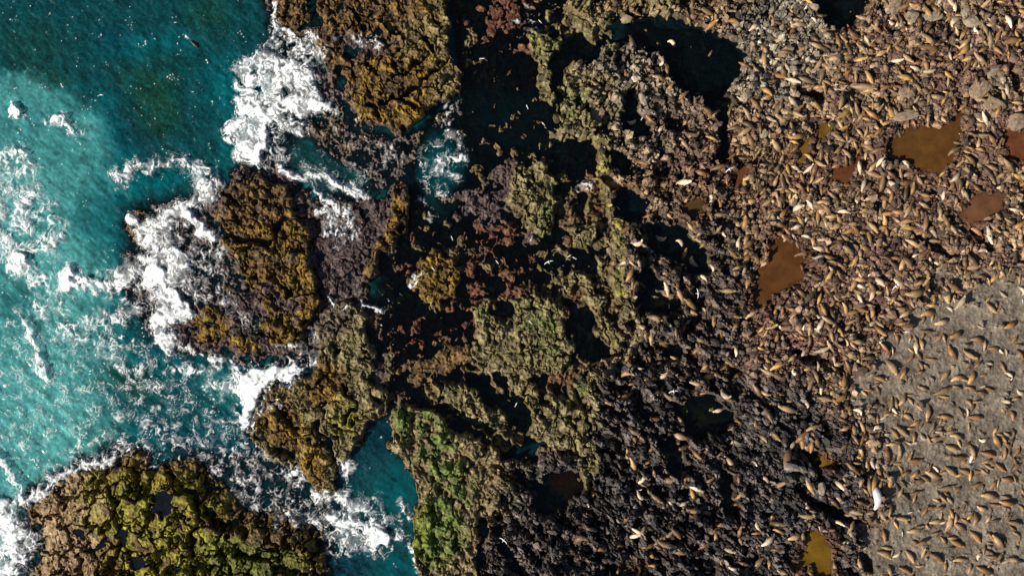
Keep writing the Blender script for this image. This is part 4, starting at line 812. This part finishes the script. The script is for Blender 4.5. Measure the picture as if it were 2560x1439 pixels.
def place(k):
    px, py, an, L, tone, cur = lions[k]
    X, Y, z = ground_at(px, py)
    Lm = max(L / S * (1.0 if mSand_at(px, py) > .5 else 1.12), 1.0); pi_ = pick(lions[k], k)
    if pi_ >= 8: Lm = max(Lm, 1.15)
    a = math.radians(an) + (math.pi if (k * 13) % 7 < 3 else 0)
    hx, hy = math.cos(a) * Lm * .33, math.sin(a) * Lm * .33
    z1, z2 = max(wht(X + hx, Y + hy), -.1), max(wht(X - hx, Y - hy), -.1)
    pitch = max(-.35, min(.35, math.atan2(z1 - z2, Lm * .66)))
    z0 = max((z * 1.2 + z1 + z2) / 3.2, z - .1) + .0
    if "pool" in surface(px, py): z0 = -.12; pitch = 0
    sw = .95 + .28 * ((k * 37) % 17) / 17
    g = .6 + .75 * ((k * 53) % 23) / 23 if k in single or k < len(lions) - 1 else random.uniform(.5, 1.35); c = TONE[tone]
    return X, Y, z0, a, pitch, Lm, sw, (c[0] * g, c[1] * g, c[2] * g, 1), pi_
for k in range(len(lions)):
    if k not in single: continue
    X, Y, z0, a, pitch, Lm, sw, c, pi_ = place(k)
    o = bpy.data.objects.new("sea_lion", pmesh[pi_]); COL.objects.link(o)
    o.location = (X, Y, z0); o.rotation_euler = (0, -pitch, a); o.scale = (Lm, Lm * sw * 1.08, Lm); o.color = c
    o["label"] = labels[k]; o["category"] = "sea lion"; o["group"] = "sea lions hauled out on the shore"
# the remaining herd
rest = [place(k) for k in range(len(lions)) if k not in single]
occ = [(l[0], l[1]) for l in lions]
rr = random.Random(5); tries = 0
while len(occ) < len(lions) + 1150 and tries < 40000:
    tries += 1
    px, py = rr.uniform(1560, 2600), rr.uniform(-20, 1460)
    if rr.random() < .45:
        q = rr.choice(occ); a_ = rr.uniform(0, 6.28); px, py = q[0] + 15 * math.cos(a_), q[1] + 15 * math.sin(a_)
        if px < 1560: continue
    i = int(np.searchsorted(gx, px)); j = int(np.searchsorted(gy, py))
    if mDark[j, i] > .1 or mMud[j, i] > .1 or mMain[j, i] < .9: continue
    p_ = (.26 if py > 1000 else .16) if mSand[j, i] > .3 else (.22 if slateW[j, i] > .5 else (.3 if px < 1900 else 1.0))
    if rr.random() > p_: continue
    md = 15 if mSand[j, i] < .3 else 14
    if any(abs(px - q[0]) < md and abs(py - q[1]) < md and math.hypot(px - q[0], py - q[1]) < md for q in occ): continue
    occ.append((px, py))
    l = (px, py, rr.uniform(0, 360), rr.triangular(17, 46, 24) if mSand[j, i] < .3 else rr.uniform(18, 32), rr.choice("oottttpydo" if mSand[j, i] < .3 else "odtdtopoty"), False); lions.append(l); rest.append(place(len(lions) - 1)); lions.pop()
VV, FF, CC, nacc = [], [], [], 0
for (X, Y, z0, a, pitch, Lm, sw, c, pi_) in rest:
    V, Fc = protos[pi_]; v = np.array(V) * (Lm, Lm * sw * 1.08, Lm)
    cp, sp = math.cos(pitch), math.sin(pitch)
    v = np.stack([v[:, 0] * cp - v[:, 2] * sp, v[:, 1], v[:, 0] * sp + v[:, 2] * cp], 1)
    ca, sa = math.cos(a), math.sin(a)
    v = np.stack([v[:, 0] * ca - v[:, 1] * sa + X, v[:, 0] * sa + v[:, 1] * ca + Y, v[:, 2] + z0], 1)
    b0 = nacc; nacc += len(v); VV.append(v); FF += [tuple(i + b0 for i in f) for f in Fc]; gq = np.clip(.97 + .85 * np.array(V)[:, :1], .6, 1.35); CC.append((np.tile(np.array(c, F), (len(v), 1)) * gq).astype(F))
me = bpy.data.meshes.new("sea_lion_herd"); me.from_pydata(np.concatenate(VV).tolist(), [], FF)
at = me.attributes.new("fur", 'FLOAT_COLOR', 'POINT'); at.data.foreach_set("color", np.concatenate(CC).ravel())
me.polygons.foreach_set("use_smooth", [True] * len(me.polygons))
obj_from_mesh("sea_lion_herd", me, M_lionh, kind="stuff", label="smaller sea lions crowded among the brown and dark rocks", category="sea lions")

# the big whitish curved animal at the sand's edge
V, Fc = lion_geo(80, 0, 77, 1.0)
me = bpy.data.meshes.new("elephant_seal"); me.from_pydata(V, [], Fc); me.polygons.foreach_set("use_smooth", [True] * len(me.polygons))
m_, t, b = new_mat("bleached_hide")
rgb = t.nodes.new("ShaderNodeRGB"); rgb.outputs[0].default_value = (.66, .60, .63, 1); o_, nz = noise_mul(t, rgb.outputs[0], 3.5, .45, 1.25)
t.links.new(o_, b.inputs["Base Color"]); b.inputs["Roughness"].default_value = .55
o = obj_from_mesh("elephant_seal", me, m_, label="very large whitish curved seal lying at the left edge of the grey sand", category="seal")
X, Y, z = ground_at(2186, 1238); o.location = (X, Y, max(z, wht(X + .6, Y), wht(X - .6, Y + .8), wht(X, Y - 1), wht(X, Y + 1)) + .02); o.scale = (3.3, 3.5, 2.6); o.rotation_euler = (0, 0, math.radians(97 + 180))
# the animal swimming in open water
X, Y = wpos(488, 113, 0)
o = bpy.data.objects.new("sea_lion", pmesh[6]); COL.objects.link(o); o.location = (X, Y, -.1); o.rotation_euler = (0, 0, math.radians(140)); o.scale = (1.5, 1.5, 1.5); o.color = (.035, .03, .03, 1)
o["label"] = "dark wet sea lion swimming alone in the teal open water"; o["category"] = "sea lion"

# ------------------------------------------------------------------ gulls
M_white, t, b = new_mat("white_feathers")
b.inputs["Base Color"].default_value = (.85, .85, .86, 1)
M_grey, t, b = new_mat("grey_feathers")
rgb = t.nodes.new("ShaderNodeRGB"); rgb.outputs[0].default_value = (.45, .45, .47, 1); o_, nz = noise_mul(t, rgb.outputs[0], 20, .8, 1.1); t.links.new(o_, b.inputs["Base Color"])
def gull_mesh(flying):
    V, Fc = [], []; mats = []
    prof = [(.0, .006, .0), (.05, .022, .0), (.10, .045, .01), (.16, .05, .01), (.24, .06, 0), (.38, .095, -.01), (.55, .09, -.01), (.72, .06, 0), (.85, .04, .01), (.97, .05, .012), (1, .045, .012)]
    M = 10
    for u, r, dz in prof:
        fl = .18 if u > .9 else .85
        for q in range(M):
            a = 2 * math.pi * q / M; V.append((.5 - u, math.cos(a) * r, dz + math.sin(a) * r * fl))
    for r in range(len(prof) - 1):
        for q in range(M): Fc.append((r * M + q, r * M + (q + 1) % M, (r + 1) * M + (q + 1) % M, (r + 1) * M + q)); mats.append(0)
    for sd_ in (1, -1):
        if flying: sec = [(.04, .22, -.06, 0), (.45, .24, .02, .08), (.85, .12, -.06, .07), (1.25, -.12, -.2, .03)]
        else: sec = [(.06, .2, -.05, .06), (.09, .05, -.35, .07), (.06, -.15, -.5, .06), (.02, -.40, -.56, .05)]
        b0 = len(V)
        for yy, xf, xb, zz in sec:
            V += [(xf, sd_ * yy, zz), (xf, sd_ * yy, zz - .02), (xb, sd_ * yy, zz - .012), (xb, sd_ * yy, zz)]
        for r in range(3):
            for q in range(4): Fc.append((b0 + r * 4 + q, b0 + r * 4 + (q + 1) % 4, b0 + (r + 1) * 4 + (q + 1) % 4, b0 + (r + 1) * 4 + q)); mats.append(0 if flying else 1)
        Fc.append((b0, b0 + 1, b0 + 2, b0 + 3)); Fc.append((b0 + 12, b0 + 13, b0 + 14, b0 + 15)); mats += [0, 0]
    me = bpy.data.meshes.new("gull"); me.from_pydata(V, [], Fc); me.materials.append(M_white); me.materials.append(M_grey)
    me.polygons.foreach_set("material_index", mats); me.polygons.foreach_set("use_smooth", [True] * len(me.polygons)); me.update()
    return me
G1, G0 = gull_mesh(True), gull_mesh(False)
gulls = [(1372, 655, 110, 1, "white gull flying low over the black lagoon water, wings swept back"), (1744, 733, 5, 1, "white gull gliding over dark rock left of the brown kite-shaped pool"),
         (1259, 1350, 50, 1, "white gull with spread wings above the dark slate at lower centre"), (1684, 978, 100, 1, "white gull with open wings over dark slate above the dark round pool"),
         (1824, 424, 120, 1, "white gull over the small red-brown pool at the rocky plateau"), (2240, 716, 125, 1, "white gull flying above brown rock by the upper sand corner"),
         (2136, 978, 15, 0, "white gull standing beside a tan sea lion near the sand's left tip"), (1406, 772, 100, 0, "white gull perched on the green weed rock below the oval rock"),
         (1358, 310, 130, 0, "white gull on the teal lagoon at the foot of the rock wall"), (1318, 268, 110, 0, "upper thin white gull on the lagoon, left of the mossy rock wall"),
         (1328, 597, 60, 0, "white gull standing in shallow lagoon left of the small olive islet"), (1545, 425, 130, 0, "white gull on the edge of the small dark pool right of the ridge"),
         (1605, 296, 60, 0, "white gull beside the narrow black cleft in the tan rock"), (1545, 520, 140, 0, "white gull right of the long mossy ridge by a dark teal pool"),
         (1423, 640, 30, 0, "white gull floating just below the small olive islet"), (1436, 645, 150, 0, "white gull swimming right behind another below the olive islet"),
         (962, 250, 80, 0, "white gull standing on the ochre kelp of the top rock outcrop"), (1160, 393, 30, 0, "white gull at the right rim of the pale foam patch in the lagoon"),
         (1130, 595, 110, 0, "white gull resting on the brown lagoon reef above the round rock"), (1243, 655, 125, 0, "white gull floating in dark water right of the round kelp rock"),
         (1083, 672, 130, 0, "white gull sitting on the round brown kelp rock"), (1205, 147, 0, 0, "white gull floating in dark water right of the top kelp outcrop"),
         (1350, 55, 130, 0, "white gull perched at the top reef beside a foam trickle"), (1600, 1224, 20, 0, "small white gull on dark slate right of the dim reddish pool"),
         (1290, 1010, 60, 0, "white gull on the small olive hump between black clefts"), (2255, 1333, 90, 0, "white gull on grey sand between lying sea lions"), (2275, 1280, 20, 0, "white gull on grey sand right of the whitish curved seal"),
         (1326, 805, 130, 0, "white gull on the left side of the green weed-covered rock mass"), (1672, 765, 90, 0, "white gull in the shallow olive pool right of the ridge"), (775, 1423, 40, 0, "white gull on the shaded right shoulder of the corner island"),
         (2556, 753, 90, 0, "white gull at the right edge where rubble meets sand")]
for px, py, an, fl, lab in gulls:
    X, Y, z = ground_at(px, py); z = max(z, 0.0)
    o = bpy.data.objects.new("gull", G1 if fl else G0); COL.objects.link(o)
    if fl: z += 2.2; X, Y = wpos(px, py, z)
    o.location = (X, Y, z + .1); o.rotation_euler = (0, 0, math.radians(an)); s1 = .5 if fl else .62; o.scale = (s1,) * 3
    o["label"] = lab; o["category"] = "gull"; o["group"] = "gulls around the sea lion colony"

# ------------------------------------------------------------------ boulders and rubble
M_bould, t, b = new_mat("pale_boulder")
oi = t.nodes.new("ShaderNodeObjectInfo"); o_, nz = noise_mul(t, oi.outputs["Color"], 5.0, .25, 1.7, 8, .75)
t.links.new(o_, b.inputs["Base Color"]); b.inputs["Roughness"].default_value = .85
bp = t.nodes.new("ShaderNodeBump"); bp.inputs["Strength"].default_value = .6; bp.inputs["Distance"].default_value = .1; t.links.new(nz.outputs["Fac"], bp.inputs["Height"]); t.links.new(bp.outputs[0], b.inputs["Normal"])
import bmesh
def stone(seed, cuts=9, sub=2, flat=.6):
    r = random.Random(seed); bm = bmesh.new(); bmesh.ops.create_icosphere(bm, subdivisions=sub, radius=.5)
    for _ in range(cuts):
        n = Vector((r.gauss(0, 1), r.gauss(0, 1), r.gauss(0, .8))).normalized(); d = r.uniform(.30, .42)
        for v in bm.verts:
            e = v.co.dot(n) - d
            if e > 0: v.co -= n * e
    for v in bm.verts: v.co += Vector((r.gauss(0, .012), r.gauss(0, .012), r.gauss(0, .012))); v.co.z *= flat
    return bm
bms = []
for s0 in range(6):
    bm = stone(s0, 10, 3, .55); me = bpy.data.meshes.new("boulder"); bm.to_mesh(me); bm.free(); me.materials.append(M_bould); bms.append(me)
bl = [(2235, 18, 50, 34, 35, "flat pale grey slab lying across the top edge rubble"), (2330, 42, 48, 34, 10, "squarish tan slab right of the blue-black top pool"), (2425, 45, 56, 38, -50, "broad reddish-tan slab near the upper right corner"),
      (2280, 42, 30, 36, 60, "pale wedge boulder between two slabs at the top"), (2450, 225, 52, 40, 20, "large pale grey slab above the large muddy pool"), (2485, 275, 78, 50, -35, "largest cracked pale grey slab in the upper right rubble"),
      (2545, 305, 50, 44, 0, "buff slab right above the red-brown edge pool"), (2265, 290, 56, 30, 10, "light grey boulder on the upper left rim of the large muddy pool"), (2490, 190, 44, 56, 25, "tan slab leaning beside the long black cleft at upper right"),
      (2265, 232, 34, 30, 0, "round tan boulder amid rubble above the large muddy pool"), (2335, 270, 50, 22, -40, "long tan boulder pointing at the large muddy pool"), (2052, 1218, 22, 30, 0, "single pale boulder left of the whitish curved seal"),
      (1910, 335, 22, 22, 0, "pale round boulder left of the twin ochre pools"), (1586, 198, 16, 22, 0, "cream egg-shaped boulder left of the large black upper pool"), (2012, 120, 36, 24, 30, "grey boulder left below the blue-black top pool"),
      (1965, 130, 40, 24, 40, "grey blocky boulder on the jointed grey pavement"), (1495, 285, 34, 40, 30, "pinkish-tan slab on the mossy plateau left of a cleft"), (1507, 300, 26, 22, 0, "small tan boulder next to the pinkish-tan slab"), (1610, 255, 16, 50, 25, "narrow mossy boulder pointing down left of the tan plateau"),
      (1452, 175, 26, 34, 0, "tan mossy boulder at the mouth of the small black pool"), (1770, 300, 24, 22, 0, "grey rounded boulder beside the narrow black strip pool"), (1590, 850, 46, 40, 40, "flat brown-grey slab right of the lower ridge end")]
for k, (px, py, sx, sy, an, lab) in enumerate(bl):
    X, Y, z = ground_at(px, py)
    o = bpy.data.objects.new("boulder", bms[k % 6]); COL.objects.link(o)
    o.location = (X, Y, z + .12); o.rotation_euler = (random.uniform(-.1, .1), random.uniform(-.1, .1), math.radians(an)); o.scale = (sx / S * 1.15, sy / S * 1.15, max(.7, min(sx, sy) / S * .5))
    o.color = random.choice([(.24, .195, .135, 1), (.21, .175, .125, 1), (.22, .155, .10, 1)]) if k != 13 else (.6, .5, .38, 1)
    o["label"] = lab; o["category"] = "boulder"; o["group"] = "boulders among the rubble"
# loose rubble, nobody could count it
M_rubs, t, b = new_mat("rubble_stone")
at_ = t.nodes.new("ShaderNodeAttribute"); at_.attribute_name = "pigment"; o_, nz = noise_mul(t, at_.outputs["Color"], 2.2, .55, 1.5, 7, .7)
t.links.new(o_, b.inputs["Base Color"]); b.inputs["Roughness"].default_value = .8
base_st = []
for s0 in range(8):
    bm = stone(50 + s0, 11, 1, .62); base_st.append((np.array([v.co[:] for v in bm.verts]), [tuple(v.index for v in f.verts) for f in bm.faces])); bm.free()
rg = np.random.default_rng(3); NS = 15000
sx_ = rg.uniform(1240, 2680, NS * 4); sy_ = rg.uniform(-70, 1500, NS * 4)
ii = np.clip(np.searchsorted(gx, sx_), 0, NX - 1); jj = np.clip(np.searchsorted(gy, sy_), 0, NY - 1)
patch = fbm(sx_.astype(F) / 75, sy_.astype(F) / 60, 23, 3) * -1.3
pr = mMain[jj, ii] * (1 - mDark[jj, ii]) * (1 - mMud[jj, ii]) * (1 - .85 * mSand[jj, ii]) * (1 - .97 * P(SAND, 30, 1, -38)[jj, ii]) * np.clip(.5 + patch * 1.1, .06, 1) * np.where(sx_ < 1850, .4, .8)
keep = np.nonzero((rg.random(NS * 4) < pr) & (mMud[jj, ii] < .2) & (mDark[jj, ii] < .2))[0][:NS]
tanc = c3((.20, .14, .085))
VV = []; FF = []; CC = []; n0 = 0
for q in keep:
    v, f = base_st[int(rg.integers(8))]; j, i = jj[q], ii[q]
    slate = slateW[j, i] > .5
    s1 = (.26 + .75 * rg.random() ** 2.2) if not slate else (.2 + .6 * rg.random() ** 2); s1 *= 1.5 if rg.random() < .07 else 1
    if mSand[j, i] > .4: s1 *= .6
    el = rg.uniform(1, 2.4 if slate else 1.7); a = rg.uniform(0, 6.283) if not slate else rg.normal(-.65, .5)
    tx, ty = rg.normal(0, .38, 2)
    x = v[:, 0] * s1 * el; y = v[:, 1] * s1; z = v[:, 2] * s1 * .9 + x * tx + y * ty
    X = x * math.cos(a) - y * math.sin(a) + XW[j, i]; Y = x * math.sin(a) + y * math.cos(a) + YW[j, i]
    VV.append(np.stack([X, Y, z + H[j, i] + .06], 1)); FF += [tuple(w_ + n0 for w_ in ff_) for ff_ in f]; n0 += len(v)
    g = rg.choice([.4, .65, .9, 1.25, 1.8]) * rg.uniform(.8, 1.2)
    CC.append(np.tile(np.append(np.minimum((C[j, i] + (0 if slate else 1) * .35 * tanc) * (.74 if not slate else 1) * g, .5), 1).astype(F), (len(v), 1)))
me = bpy.data.meshes.new("rubble"); me.from_pydata(np.concatenate(VV).tolist(), [], FF)
at = me.attributes.new("pigment", 'FLOAT_COLOR', 'POINT'); at.data.foreach_set("color", np.concatenate(CC).ravel())
obj_from_mesh("rubble", me, M_rubs, kind="stuff", label="broken angular stones strewn over the whole colony shore", category="rubble")
